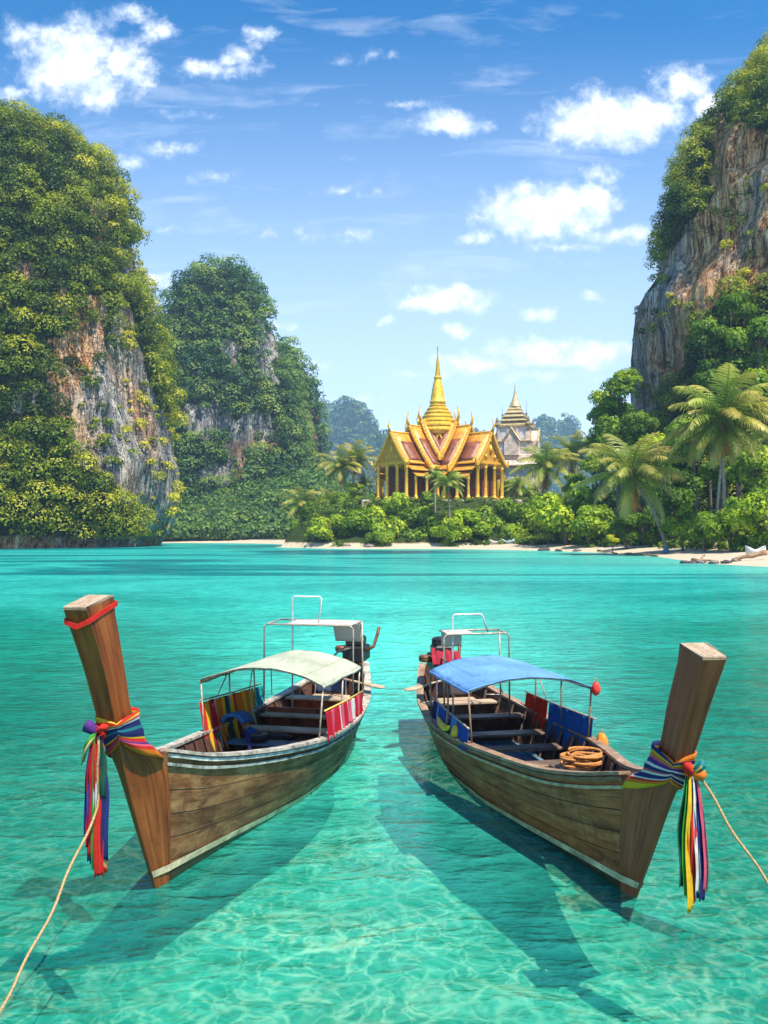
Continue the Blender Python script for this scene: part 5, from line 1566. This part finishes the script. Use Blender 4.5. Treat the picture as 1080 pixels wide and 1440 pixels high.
def palm(base, crown, R_, label, nf=26, col=(1, 1, 1), group=None, bend=.35, nuts=True, r0=.26, second=None):
    base, crown = Vector(base), Vector(crown)
    PALM_N[0] += 1
    rr = random.Random(PALM_N[0] * 13)
    root = thing('palm_tree', label, 'palm', base, 0, 'coconut palms along the shore')
    top = crown - base
    ctrl = Vector((top.x * bend, top.y * bend, top.z * .45)) if bend else top * .5
    pth = bezier((0, 0, -.4), ctrl, top, 22)
    rad = [r0 * (1.5 - 1.0 * min(1, i / 4) * .45 - .28 * i / 22) * (1 + .07 * (i % 2)) for i in range(23)]
    MB().tube(pth, rad, 9).build('trunk', TRUNK_M, root, True)
    if second:
        pth = bezier((second[0], 0, -.4), (second[0] + .5 * second[1], 0, top.z * .5), (top.x + second[1], .4, top.z * .93), 22)
        MB().tube(pth, [x * .85 for x in rad], 9).build('trunk', TRUNK_M, root, True)
    def crown_at(c, Rk, nf):
        for i in range(nf):
            k = min(9, int(i / nf * 10)) if i % 7 else rr.randrange(12)
            me, el = FRONDS[k]
            o = bpy.data.objects.new('frond', me); C.objects.link(o); o.parent = root
            o.location = c
            o.rotation_euler = (rr.uniform(-.22, .22), rr.uniform(-.12, .12), i * 2.399 + rr.uniform(-.3, .3))
            s_ = Rk * rr.uniform(.92, 1.2)
            o.scale = (s_, s_ * rr.uniform(.9, 1.2), s_)
            k_ = rr.uniform(.75, 1.15)
            o.color = (col[0] * k_ * rr.uniform(.95, 1.25), col[1] * k_, col[2] * k_, 1)
    crown_at(top, R_, nf)
    for i in range(4):                                   # dead fronds hanging under the crown
        o = bpy.data.objects.new('frond', FRONDS[9][0]); C.objects.link(o); o.parent = root
        o.location = top - Vector((0, 0, .25)); o.rotation_euler = (rr.uniform(-.3, .3), R(38) + rr.uniform(-.1, .2), i * 1.7 + rr.uniform(0, 1)); o.scale = (R_ * .72, R_ * .55, R_ * .72)
        o.color = (1.5, .62, .55, 1)
    if second: crown_at(Vector((top.x + second[1], .4, top.z * .93)), R_ * .85, nf // 2)
    if nuts:
        for i in range(4):
            a = i * 1.7 + PALM_N[0]
            MB().blob(top + Vector((math.cos(a) * .38, math.sin(a) * .38, -.42 - .12 * (i % 2))), (.17, .17, .21), 8, 6, .1).build('coconut', NUT_M, root, True)
    return root
def palm_px(bpx, bpy_, bd, cpx, cpy, cd, rpx, label, **k):
    b = at(bpx, bpy_, bd); b.z = ground_z(b.x, b.y) - .1
    return palm(b, at(cpx, cpy, cd), rpx * cd / FPX, label, **k)
palm_px(938, 769, 138, 888, 668, 138, 74, 'coconut palm leaning out over the water from the right hand beach', nf=34, bend=.15, r0=.30)
palm_px(1020, 722, 130, 1016, 588, 130, 78, 'tall twin trunked coconut palm at the right, with the highest crown', nf=34, bend=.3, col=(1.0, 1.05, 1.0), second=(-1.6, .9))
palm_px(756, 722, 212, 768, 655, 212, 46, 'dark coconut palm standing in front of the pagoda', nf=28, bend=.4, col=(.85, .95, .8))
palm_px(803, 705, 226, 806, 640, 226, 42, 'coconut palm behind and right of the palm before the pagoda', nf=24, bend=.4, col=(.85, .95, .8))
palm_px(836, 690, 224, 832, 628, 224, 32, 'palm crown showing between pagoda palm and rust streaked cliff', nf=20, bend=.4, col=(.8, .95, .8))
palm_px(480, 722, 252, 478, 656, 252, 33, 'taller left hand palm of the pair beside the temple', nf=26, bend=.2, col=(.85, .85, .7))
palm_px(494, 715, 256, 499, 648, 256, 33, 'palm of the pair standing closest to the temple wall', nf=26, bend=.2, col=(.95, .95, .8))
palm_px(432, 742, 244, 423, 708, 244, 30, 'leftmost coconut palm, short, at the tip of the temple beach', nf=24, bend=.2, col=(.85, .9, .75))
palm_px(460, 732, 246, 462, 702, 246, 24, 'short palm between the leftmost palm and the tall pair', nf=20, bend=.2, col=(.9, .95, .75), nuts=False)
palm_px(511, 716, 258, 513, 680, 258, 20, 'small dark palm tucked against the left temple corner', nf=18, bend=.2, col=(.6, .65, .55), nuts=False)
palm_px(634, 722, 206, 630, 680, 206, 28, 'young palm standing in front of the temple centre', nf=22, bend=.2, col=(.85, 1.05, .9), nuts=False)
palm_px(612, 712, 212, 612, 668, 212, 18, 'slender small palm just left of the young palm at the temple centre', nf=16, bend=.2, col=(.7, .9, .8), nuts=False)
palm_px(722, 712, 236, 728, 684, 236, 22, 'low palm between temple gable and pagoda palm', nf=18, bend=.2, col=(.95, 1.1, .85), nuts=False)
palm_px(1078, 690, 150, 1082, 620, 150, 40, 'palm cut off by the right edge of the picture', nf=20, bend=.2, col=(.9, 1, .85), nuts=False)

# ================================================================== cloths, ribbons, ropes and gear on the boats
def cloth_plain(name, col, trans=.25):
    m, N, out = new_mat(name)
    n = N.noise(N.obj(), 9, 4, .6)
    w = N.noise(N.obj(), 90, 2, .5)
    c = N.mix(N.mr(n, .3, .7), tuple(x * .72 for x in col), tuple(min(1, x * 1.1) for x in col))
    d = bsdf(N, c, .75, N.bump(w, .3, .003), spec=.2)
    out(N('ShaderNodeMixShader', {0: trans, 1: d, 2: N('ShaderNodeBsdfTranslucent', {'Color': c})}))
    return m
COL = dict(crimson=(.55, .015, .035), red=(.70, .035, .025), white=(.74, .72, .68), navy=(.025, .035, .16), blue=(.03, .10, .42), green=(.05, .36, .04), teal=(.02, .22, .24),
           yellow=(.80, .52, .03), orange=(.80, .22, .02), pink=(.72, .12, .20), purple=(.10, .035, .22), cream=(.60, .50, .22), darkgreen=(.015, .09, .05))
CM = {k: cloth_plain(k + '_ribbon', v) for k, v in COL.items()}
Cc = COL

def put(o, boat):
    o.location = boat.location; o.rotation_euler = boat.rotation_euler
    return o

def sash(boat, H, label, knot_side, zr, zk_, tails, wrapcols, length, extra):
    root = thing('ribbon_sash', label, 'sash', boat.location, boat.rotation_euler[2], 'sashes tied round the prows')
    # band round the stem: wide behind, gathered at the knot in front
    rows = []
    NU, NV = 48, 10
    P = [[None] * (NU + 1) for _ in range(NV + 1)]
    UV = [[None] * (NU + 1) for _ in range(NV + 1)]
    for i in range(NU + 1):
        u = i / NU                      # 0 knot -> round the far side -> rear -> near side -> 1 knot
        w = math.sin(math.pi * u) ** .75
        for j in range(NV + 1):
            v = j / NV
            z0 = zk_[0] + (zr[0] - zk_[0]) * w; z1 = zk_[1] + (zr[1] - zk_[1]) * w
            z = z0 + (z1 - z0) * v
            a, b_, w0 = H.sec(z)
            b_ = max(b_, a + .3)
            hw = max(.135, .205 - .16 * max(0, z - 1.15 * H.lift)) + .022
            w0 = w0 + .020
            # outline: front corner, side, rear corner, rear, other side
            pts = [(-w0 * knot_side, a - .018), (0, a - .020), (w0 * knot_side, a - .018), (hw * knot_side * .9, (a + b_) / 2), (hw * knot_side, b_ - .03), (hw * knot_side * .7, b_ + .03), (-hw * knot_side * .7, b_ + .03),
                   (-hw * knot_side, b_ - .03), (-hw * knot_side * .9, (a + b_) / 2), (-w0 * knot_side, a - .018)]
            L = [0]
            for q in range(1, len(pts)): L.append(L[-1] + math.dist(pts[q], pts[q - 1]))
            t = u * L[-1]
            q = max(k for k in range(len(L)) if L[k] <= t + 1e-9); q = min(q, len(pts) - 2)
            f = (t - L[q]) / max(1e-6, L[q + 1] - L[q])
            x = pts[q][0] + (pts[q + 1][0] - pts[q][0]) * f; y = pts[q][1] + (pts[q + 1][1] - pts[q][1]) * f
            fold = .010 * math.sin(v * 17 + u * 5) + .012 * mnoise.noise(Vector((u * 7, v * 4, 2)))
            rad_ = Vector((x, y - (a + b_) / 2, 0)).normalized()
            P[j][i] = Vector((x, y, z)) + rad_ * fold
            UV[j][i] = (min(.999, max(0, v + .10 * math.sin(u * 6.3))), u)
    o = MB().grid(P, UV).build('wrap', stripes_mat('sash_stripes' + ('_l' if knot_side < 0 else '_r'), 0, wrapcols), root, True)
    o.modifiers.new('thickness', 'SOLIDIFY').thickness = .010
    a, b_, w0 = H.sec((zk_[0] + zk_[1]) / 2)
    kc = Vector((-knot_side * 0 + knot_side * -.0, a - .05, (zk_[0] + zk_[1]) / 2))
    kc.x = spec_x = (-1 if knot_side < 0 else 1) * (w0 * .8)
    mb = MB()
    mb.blob(kc, (.045, .035, .062), 18, 12, 1.0, 3)
    mb.build('knot', CM[extra['knot']], root, True)
    for k, (dx_, dz_, sx, sz, c_) in enumerate(extra['loops']):
        m2 = MB()
        # a puffed loop of cloth
        pth = [kc + Vector((dx_ * t, -.02 - .05 * math.sin(math.pi * t), dz_ * t + sz * math.sin(math.pi * t))) for t in [i / 8 for i in range(9)]]
        Pq = []
        for i, q in enumerate(pth):
            ww = sx * (.35 + .65 * math.sin(math.pi * (.12 + .8 * i / 8)))
            Pq.append([q + Vector((-ww * .3, 0, -ww)), q + Vector((.0, -.028, -ww * .3)), q + Vector((0, -.03, ww * .3)), q + Vector((ww * .3, 0, ww))])
        o = m2.grid(Pq).build('loop', CM[c_], root, True); o.modifiers.new('thickness', 'SOLIDIFY').thickness = .012
    rr = random.Random(5)
    for k, (c_, ofs, ln, wd) in enumerate(tails):
        Pq = []
        n = 26
        ph = rr.uniform(0, 6)
        for i in range(n + 1):
            t = i / n
            z = kc.z - .02 - ln * length * t
            spread = (.30 + .70 * min(1, t * 2.2) ** .8)
            x = kc.x + ofs * spread + .006 * math.sin(t * 5 + ph) * t
            y = kc.y - .015 - .011 * (k % 3) - .02 * math.sin(t * 2.6) + .010 * math.sin(t * 8 + ph)
            w_ = wd * (.45 + .55 * min(1, t * 3))
            tw = .16 * math.sin(t * 4 + ph)
            fr_ = [.02 * rr.uniform(-1, 1.2) if i == n else 0 for _ in range(6)]
            row = []
            for q in range(6):
                e = q / 5 - .5
                cr = .005 * math.sin(q * 2.1 + ph + 2.2 * t) + .003 * math.sin(q * 3.7 + t * 9 + ph)
                row.append(Vector((x + e * w_ * math.cos(tw), y + cr + e * w_ * .3, z + fr_[q])))
            Pq.append(row)
        o = MB().grid(Pq).build('ribbon_tail', CM[c_], root, True)
        o.modifiers.new('thickness', 'SOLIDIFY').thickness = .002
    return root, kc

lsash, lk = sash(lboat, LH, 'striped sash knotted round the left prow, red and white tails', -1, (1.24, 1.80), (1.56, 1.72),
    [('navy', -.078, .86, .065), ('crimson', -.050, .92, .075), ('crimson', -.022, .97, .07), ('white', .004, .95, .062), ('white', .018, 1.0, .04), ('red', .036, 1.14, .075), ('red', .058, 1.10, .07), ('navy', .082, 1.0, .055), ('green', -.012, 1.08, .04), ('cream', .075, 1.10, .035), ('blue', -.060, 1.04, .04), ('darkgreen', .070, .50, .05)],
    [(2, Cc['orange']), (2, Cc['red']), (1, Cc['pink']), (1.2, Cc['purple']), (2, Cc['red']), (1, Cc['yellow']), (4.2, Cc['navy']), (1.5, Cc['teal']), (3, Cc['navy']), (1.0, Cc['white']), (1.2, Cc['pink']), (.8, Cc['yellow']), (2.2, Cc['red']), (1, Cc['yellow'])], 1.02,
    dict(knot='red', loops=[(-.13, .03, .055, .05, 'purple'), (.10, .05, .035, .03, 'red'), (-.12, -.16, .045, .02, 'green'), (-.14, -.26, .05, .01, 'cream')]))
rsash, rk = sash(rboat, RH, 'rainbow striped sash knotted round the right prow, blue and yellow tails', 1, (1.02, 1.56), (1.26, 1.44),
    [('darkgreen', -.10, .92, .06), ('green', -.070, .99, .06), ('yellow', -.044, 1.10, .065), ('orange', -.018, 1.0, .06), ('red', .006, 1.05, .06), ('white', .026, .97, .045), ('blue', .050, 1.0, .06), ('navy', .074, 1.03, .06), ('pink', .098, .95, .045), ('red', .110, .92, .035)],
    [(1, Cc['yellow']), (1.6, Cc['orange']), (1.2, Cc['red']), (.7, Cc['white']), (2.2, Cc['navy']), (1.2, Cc['white']), (1, Cc['pink']), (2, Cc['navy']), (1.2, Cc['white']), (1.8, Cc['purple']), (1, Cc['pink']), (1.6, Cc['orange']), (1, Cc['yellow']), (2, Cc['navy']), (1.6, Cc['orange'])], .98,
    dict(knot='orange', loops=[(.12, .05, .05, .04, 'teal'), (.13, -.02, .045, .0, 'orange'), (-.08, .06, .05, .02, 'red'), (.10, .09, .03, .02, 'yellow')]))

# thin red cord below the top of the left prow
P = []
for dz in (-.022, .022):
    z = 2.632
    a, b_, w0 = LH.sec(z)
    row = []
    w1 = .121
    for (x, y, zz) in ((-w0 - .012, a - .012, -.02), (0, a - .018, -.06), (w0 + .012, a - .012, -.01), ((w0 + w1) / 2 + .016, (a + b_) / 2, .05), (w1 + .012, b_ + .01, .10), (0, b_ + .014, .10), (-w1 - .012, b_ + .01, .10), (-(w0 + w1) / 2 - .016, (a + b_) / 2, .05), (-w0 - .012, a - .012, -.02)):
        row.append(Vector((x, y, z + zz + dz)))
    P.append(row)
o = put(MB().grid(P).build('prow_band', CM['red']), lboat); o.modifiers.new('thickness', 'SOLIDIFY').thickness = .008
tag(o, 'thin red cloth band tied just under the top of the left prow', 'band')

# mooring ropes
def rope(boat, k, end, sag, label, via=None):
    a = boat.matrix_world @ k if False else Matrix.LocRotScale(boat.location, boat.rotation_euler, (1, 1, 1)) @ k
    b = Vector(end)
    pts = []
    if via is not None:
        v_ = Matrix.LocRotScale(boat.location, boat.rotation_euler, (1, 1, 1)) @ via
        pts = [v_.lerp(a, i / 7) + Vector((.006 * math.sin(i * 1.3), -.006 * math.sin(i), 0)) for i in range(7)]
    for i in range(31):
        t = i / 30
        p = a.lerp(b, t); p.z -= sag * math.sin(math.pi * t) ; p.x += .012 * math.sin(t * 23)
        pts.append(p)
    o = MB().tube(pts, .011, 7).build('mooring_rope', ROPE_M, None, True)
    tag(o, label, 'rope', 'mooring ropes')
rope(lboat, lk + Vector((.02, -.055, -.60)), (-2.75, 5.2, -.25), .16, 'tan mooring rope running from the left sash down into the near corner water', lk + Vector((.02, -.05, -.02)))
rope(rboat, rk + Vector((.07, -.02, -.02)), (3.55, 6.1, -.25), .10, 'tan mooring rope running from the right sash out past the right edge')

# ---- hanging cloths
def hang(boat, name, label, cat, top, bottom, mat, **k):
    o = put(cloth_sheet(name, [Vector(q) for q in top], [Vector(q) for q in bottom], mat, None, **k), boat)
    return tag(o, label, cat, 'cloths hung along the boat rails')
STR_L = stripes_mat('striped_cloth', 0, [(1.2, Cc['red']), (1.0, Cc['yellow']), (1.4, Cc['crimson']), (.5, Cc['cream']), (1.5, Cc['orange']), (.8, Cc['yellow']), (1.0, Cc['darkgreen']), (.6, Cc['orange']), (.7, Cc['yellow']), (.7, Cc['crimson']), (2.2, Cc['orange']), (.6, Cc['yellow']), (1.5, Cc['orange']), (.5, Cc['cream']), (1.0, Cc['yellow'])])
hang(lboat, 'hanging_cloth', 'orange, yellow and crimson striped cloth hung along the far rail of the left boat', 'cloth', [(-.825, 2.72, 1.17), (-.835, 4.62, 1.03)], [(-.70, 2.76, .42), (-.74, 4.62, .46)], STR_L, waves=13, amp=.03, seed=2, nu=90)
hang(lboat, 'hanging_cloth', 'narrow teal cloth hanging at the rear end of the striped cloth', 'cloth', [(-.825, 4.63, 1.03), (-.825, 4.98, 1.0)], [(-.74, 4.64, .50), (-.74, 4.92, .52)], cloth_plain('teal_cloth', (.02, .30, .36)), waves=3, amp=.03, seed=4, nu=24)
STR_P = stripes_mat('pink_striped_cloth', 0, [(1.4, Cc['crimson']), (.9, Cc['pink']), (1.4, Cc['crimson']), (.4, Cc['white']), (.8, Cc['pink']), (1.2, Cc['crimson']), (.5, Cc['white']), (1.0, Cc['pink']), (.8, Cc['white']), (1.2, Cc['crimson']), (.7, Cc['pink']), (1.3, Cc['crimson'])])
hang(lboat, 'hanging_cloth', 'crimson and pink striped cloth hung under the yellow pole of the left boat', 'cloth', [(.835, 2.80, 1.11), (.825, 4.70, 1.01)], [(.86, 2.80, .74), (.84, 4.70, .74)], STR_P, waves=10, amp=.028, seed=7, nu=80)
hang(rboat, 'hanging_cloth', 'red towel hung over the far rail of the right boat', 'towel', [(.80, 4.10, .975), (.80, 4.95, .94)], [(.72, 4.10, .30), (.70, 4.95, .34)], cloth_plain('red_towel', (.66, .05, .015)), waves=5, amp=.05, seed=9, nu=50)
hang(rboat, 'hanging_cloth', 'long blue sheet hung over the far rail of the right boat', 'sheet', [(.80, 2.62, 1.035), (.80, 4.02, .98)], [(.70, 2.66, .30), (.73, 4.02, .34)], cloth_plain('blue_sheet', (.015, .13, .46)), waves=5, amp=.035, seed=11, nu=60)
STR_B = stripes_mat('blue_print_cloth', 0, [(2, Cc['blue']), (.5, Cc['navy']), (1.2, (.10, .35, .70)), (.8, Cc['blue']), (.6, Cc['cream']), (2.0, Cc['blue']), (.6, (.12, .35, .7)), (1.2, Cc['navy'])])
hang(rboat, 'hanging_cloth', 'printed blue cloth draped along the near rail of the right boat', 'cloth', [(-.795, 2.65, .975), (-.745, 4.5, .975)], [(-.83, 2.65, .70), (-.78, 4.5, .66)], STR_B, waves=7, amp=.03, seed=13, nu=60)

# ---- small gear in the left boat
YEL_P = plain('yellow_plastic', (.75, .50, .03), .4, 0, .12, 9)
ORG_P = plain('orange_plastic', (.80, .24, .02), .4, 0, .12, 9)
RED_P = plain('red_plastic', (.70, .04, .03), .4, 0, .12, 9)
BLACK_R = plain('black_rubber', (.02, .02, .022), .5, 0, .3, 14)
BLUE_N = cloth_plain('blue_nylon', (.03, .12, .30), .1)
t = thing('life_vest', 'blue life vest slumped against the striped cloth in the left boat', 'life vest', lboat.location, lboat.rotation_euler[2])
P = []
for i in range(11):
    a = -1.3 + 2.6 * i / 10
    P.append([Vector((-.52 + .20 * math.sin(a) * .9 + .02 * mnoise.noise(Vector((i * .4, j * .5, 3))), 3.25 + .18 * (j / 6 - .5) * 2, .58 + .40 * math.cos(a * .62) - .02 * j * .3)) for j in range(7)])
o = MB().grid(P).build('vest_body', BLUE_N, t, True); o.modifiers.new('thickness', 'SOLIDIFY').thickness = .05
for sd in (-1, 1):
    MB().tube([Vector((-.52 + sd * .2, 3.12, .72)), Vector((-.50 + sd * .22, 3.10, .55)), Vector((-.48 + sd * .16, 3.08, .40))], .030, 6).build('strap', CM['teal'] if sd < 0 else CM['navy'], t, True)
t = thing('gear_heap', 'black rubber gear lying on a bench of the left boat', 'gear', lboat.location, lboat.rotation_euler[2])
MB().lathe([(.05, 0), (.13, .02), (.16, .06), (.13, .10), (.05, .11), (.03, .05)], 14, (-.28, 3.42, .545)).build('rubber_ring', BLACK_R, t, 40)
MB().tube([Vector((-.20, 3.40, .60)), Vector((-.05, 3.38, .66)), Vector((.08, 3.44, .62)), Vector((.14, 3.52, .58))], .035, 7).build('hose', BLACK_R, t, True)
o = MB().blob((-.42, 3.50, .62), (.10, .12, .09), 12, 8, .4, 5).build('blue_bag', CM['blue'], None, True); put(o, lboat); tag(o, 'crumpled bright blue bag beside the black gear in the left boat', 'bag')
# ---- small gear in the right boat
t = thing('rope_coil', 'coil of orange rope lying near the bow of the right boat', 'rope coil', rboat.location, rboat.rotation_euler[2])
pts = []
for i in range(260):
    a = i * .205
    r_ = .17 + .035 * math.sin(i * .31) + .02 * mnoise.noise(Vector((i * .09, 0, 0)))
    pts.append(Vector((.36 + r_ * math.cos(a) * 1.25, 1.95 + r_ * .9 * math.sin(a), .66 + .0006 * i + .03 * math.sin(a * .37))))
MB().tube(pts, .016, 6).build('rope', plain('orange_rope', (.52, .22, .06), .85, 0, .25, 50, bump=.4), t, True)
MB().box((.36, 1.95, .60), (.62, .50, .05), ch=.01).build('board', WOOD_BENCH, t)
def buoy(boat, c, r, mat, name, label, cat):
    t = thing(name, label, cat, boat.location, boat.rotation_euler[2])
    MB().blob(c, r, 16, 10, .12, 2).build('float_body', mat, t, True)
    c = Vector(c)
    MB().tube([c + Vector((0, 0, r[2] * .9)), c + Vector((.005, 0, r[2] + .025)), c + Vector((-.01, .0, r[2] + .05))], .009, 6).build('cord', ROPE_M, t, True)
buoy(rboat, (.84, 2.46, .76), (.075, .08, .13), ORG_P, 'float', 'orange float hanging at the front end of the blue sheet', 'float')
buoy(rboat, (.83, 2.60, 1.40), (.055, .055, .085), RED_P, 'float', 'small red float tied at the front corner of the blue awning', 'float')
buoy(rboat, (-.80, 3.15, .80), (.07, .10, .10), YEL_P, 'float', 'yellow float tucked in the printed blue cloth, the lower one', 'float')
o = MB().tube([Vector((-.86, 3.55 + .30 * math.sin(a), .90 - .10 * math.cos(a))) for a in [-1.3 + 2.6 * i / 12 for i in range(13)]], [.012 + .035 * math.sin(math.pi * i / 12) for i in range(13)], 9).build('fender', YEL_P, None, True)
put(o, rboat); tag(o, 'curved yellow fender hung over the near rail of the right boat', 'fender')
o = cloth_sheet('red_cloth', [Vector((-.40, 6.05, 1.50)), Vector((.02, 5.95, 1.44))], [Vector((-.42, 5.86, 1.24)), Vector((.10, 5.80, 1.24))], cloth_plain('dark_red_cloth', (.40, .025, .05)), None, 3, .04, 24, 10, Vector((0, 1, 0)), 6)
put(o, rboat); tag(o, 'dark red cloth thrown over the engine of the right boat', 'cloth')
o = MB().blob((-.12, 4.60, 1.30), (.05, .05, .07), 10, 7, .4, 2).build('lamp_housing', BLACK_R, None, True)
bpy.data.objects.remove(o)

# ---- oars sticking out over the stern quarters
def oar(boat, a, b, label):
    a, b = Vector(a), Vector(b)
    t = thing('oar', label, 'oar', boat.location, boat.rotation_euler[2])
    d = (b - a).normalized(); L = (b - a).length
    MB().tube([a, a + d * (L - .5)], .018, 8).build('shaft', WOOD_PALE, t, True)
    MB().tube([a + d * (L - .52), a + d * (L - .42), a + d * (L - .25), a + d * (L - .06), b], [.02, .055, .085, .08, .03], 10, True, .28).build('blade', WOOD_PALE, t, True)
oar(lboat, (.10, 6.0, .98), (.95, 5.62, .92), 'wooden oar sticking out over the stern of the left boat')
oar(rboat, (-.10, 6.0, 1.0), (-.98, 5.30, .96), 'wooden oar sticking out over the stern of the right boat')

# ================================================================== things on the beach
ROCKB = plain('beach_rock', (.24, .21, .18), .9, 0, .4, 1.5, bump=.6)
ROCKD = plain('dark_beach_rock', (.07, .065, .06), .9, 0, .4, 1.5, bump=.6)
DRIFT = plain('driftwood', (.34, .22, .13), .9, 0, .35, 2.0, bump=.5)
def on_beach(px, py, d, dz=0):
    p = at(px, py, d); p.z = ground_z(p.x, p.y) + dz
    return p
for i, (px, py, d, r, m_, lab) in enumerate([
    (968, 784, 99, .75, ROCKD, 'dark boulder at the left end of the driftwood pile'),
    (985, 783, 99, .55, ROCKB, 'grey rock just right of the dark boulder in the driftwood pile'),
    (1003, 785, 97, .50, ROCKB, 'low pale rock in the middle of the driftwood pile'),
    (1020, 785, 96, .42, ROCKD, 'small dark rock in front of the pale log'),
    (1034, 783, 97, .38, ROCKB, 'rock under the middle of the pale log'),
    (765, 771, 176, 1.1, ROCKD, 'long black rock at the beach corner under the yellowish bush'),
    (785, 772, 170, .7, ROCKD, 'smaller black rock right of the long one at the beach corner'),
    (812, 771, 166, .6, ROCKB, 'flat grey rock on the beach left of the yellow shrub'),
    (520, 767, 203, .9, ROCKB, 'pale rock on the sand below the low rounded bush'),
    (488, 768, 207, .8, ROCKB, 'pale rock on the sand below the first large bush')]):
    p = on_beach(px, py, d, .1)
    o = MB().blob((0, 0, 0), (r * 1.5, r, r * .62), 14, 9, .55, i + 3).build('rock', m_, None, 40, loc=p, rz=i * .8)
    tag(o, lab, 'rock', 'rocks on the beach')
def log(p0, p1, r, label, n=7):
    mid = (p0 + p1) / 2
    pts = [p0.lerp(p1, i / n) + Vector((0, 0, .06 * math.sin(i * 1.7))) - mid for i in range(n + 1)]
    o = MB().tube(pts, [r * (1.1 - .5 * i / n) * (1 + .12 * math.sin(i * 2.3)) for i in range(n + 1)], 9).build('driftwood_log', DRIFT, None, True, loc=mid)
    tag(o, label, 'log', 'driftwood on the beach')
log(on_beach(1078, 772, 96, .75), on_beach(1030, 783, 97, .25), .30, 'thick pale driftwood log slanting up to the right beach edge')
log(on_beach(972, 780, 100, .55), on_beach(1010, 786, 98, .15), .18, 'orange brown broken branch on top of the driftwood pile')
log(on_beach(990, 776, 101, .85), on_beach(978, 786, 99, .1), .12, 'short stick leaning on the dark boulder')
log(on_beach(880, 773, 142, .2), on_beach(925, 776, 128, .2), .20, 'flat driftwood trunk lying left of the leaning palm foot')
log(on_beach(840, 772, 160, .2), on_beach(868, 774, 148, .2), .16, 'slim brown branch on the sand left of the flat driftwood trunk')
def skiff(px, py, d, L, rz, mat, label):
    p = on_beach(px, py, d, .05)
    t = thing('skiff', label, 'boat', p, rz)
    P = []
    for i in range(13):
        s_ = i / 12; w = .62 * (1 - (2 * s_ - 1) ** 4) ** .5 * (1 if s_ < .6 else 1) + .03
        zt = .62 + .55 * (2 * s_ - 1) ** 2
        P.append([Vector(((s_ - .5) * L, w * math.sin(a), zt - (zt - .02 - .2 * (2 * s_ - 1) ** 4) * math.cos(a) ** .7 if abs(a) < 1.57 else zt)) for a in [-1.57 + 3.14 * k / 10 for k in range(11)]])
    o = MB().grid(P).build('hull', mat, t, True); o.modifiers.new('thickness', 'SOLIDIFY').thickness = .05
    for x in (-.18, .15):
        MB().box((x * L, 0, .5), (.25, 1.05, .05)).build('seat', WOOD_PALE, t)
WHITE_P = plain('white_boat_paint', (.56, .56, .54), .45, 0, .12, 2)
skiff(698, 763, 202, 3.6, R(12), WHITE_P, 'tiny white rowing boat on the sand, left one of two')
skiff(714, 763, 201, 3.4, R(-25), plain('pale_blue_boat_paint', (.45, .58, .70), .45, 0, .12, 2), 'tiny pale blue rowing boat on the sand beside the white one')
skiff(1062, 762, 104, 2.6, R(8), bpy.data.materials['white_boat_paint'], 'white skiff lying among the bushes at the right edge')
p = on_beach(936, 771, 133)
t = thing('barrel', 'blue barrel standing beside the foot of the leaning palm', 'barrel', p)
MB().lathe([(.34, 0), (.38, .06), (.40, .3), (.41, .33), (.40, .36), (.40, .66), (.41, .69), (.40, .72), (.37, .98), (.33, 1.02)], 16).build('drum', plain('blue_plastic', (.03, .16, .30), .45, 0, .15, 3), t, 40)
MB().lathe([(.345, 0), (.345, .04), (.10, .05)], 16, (0, 0, 1.0)).build('lid', plain('green_plastic', (.05, .24, .16), .45, 0, .15, 3), t, 40)
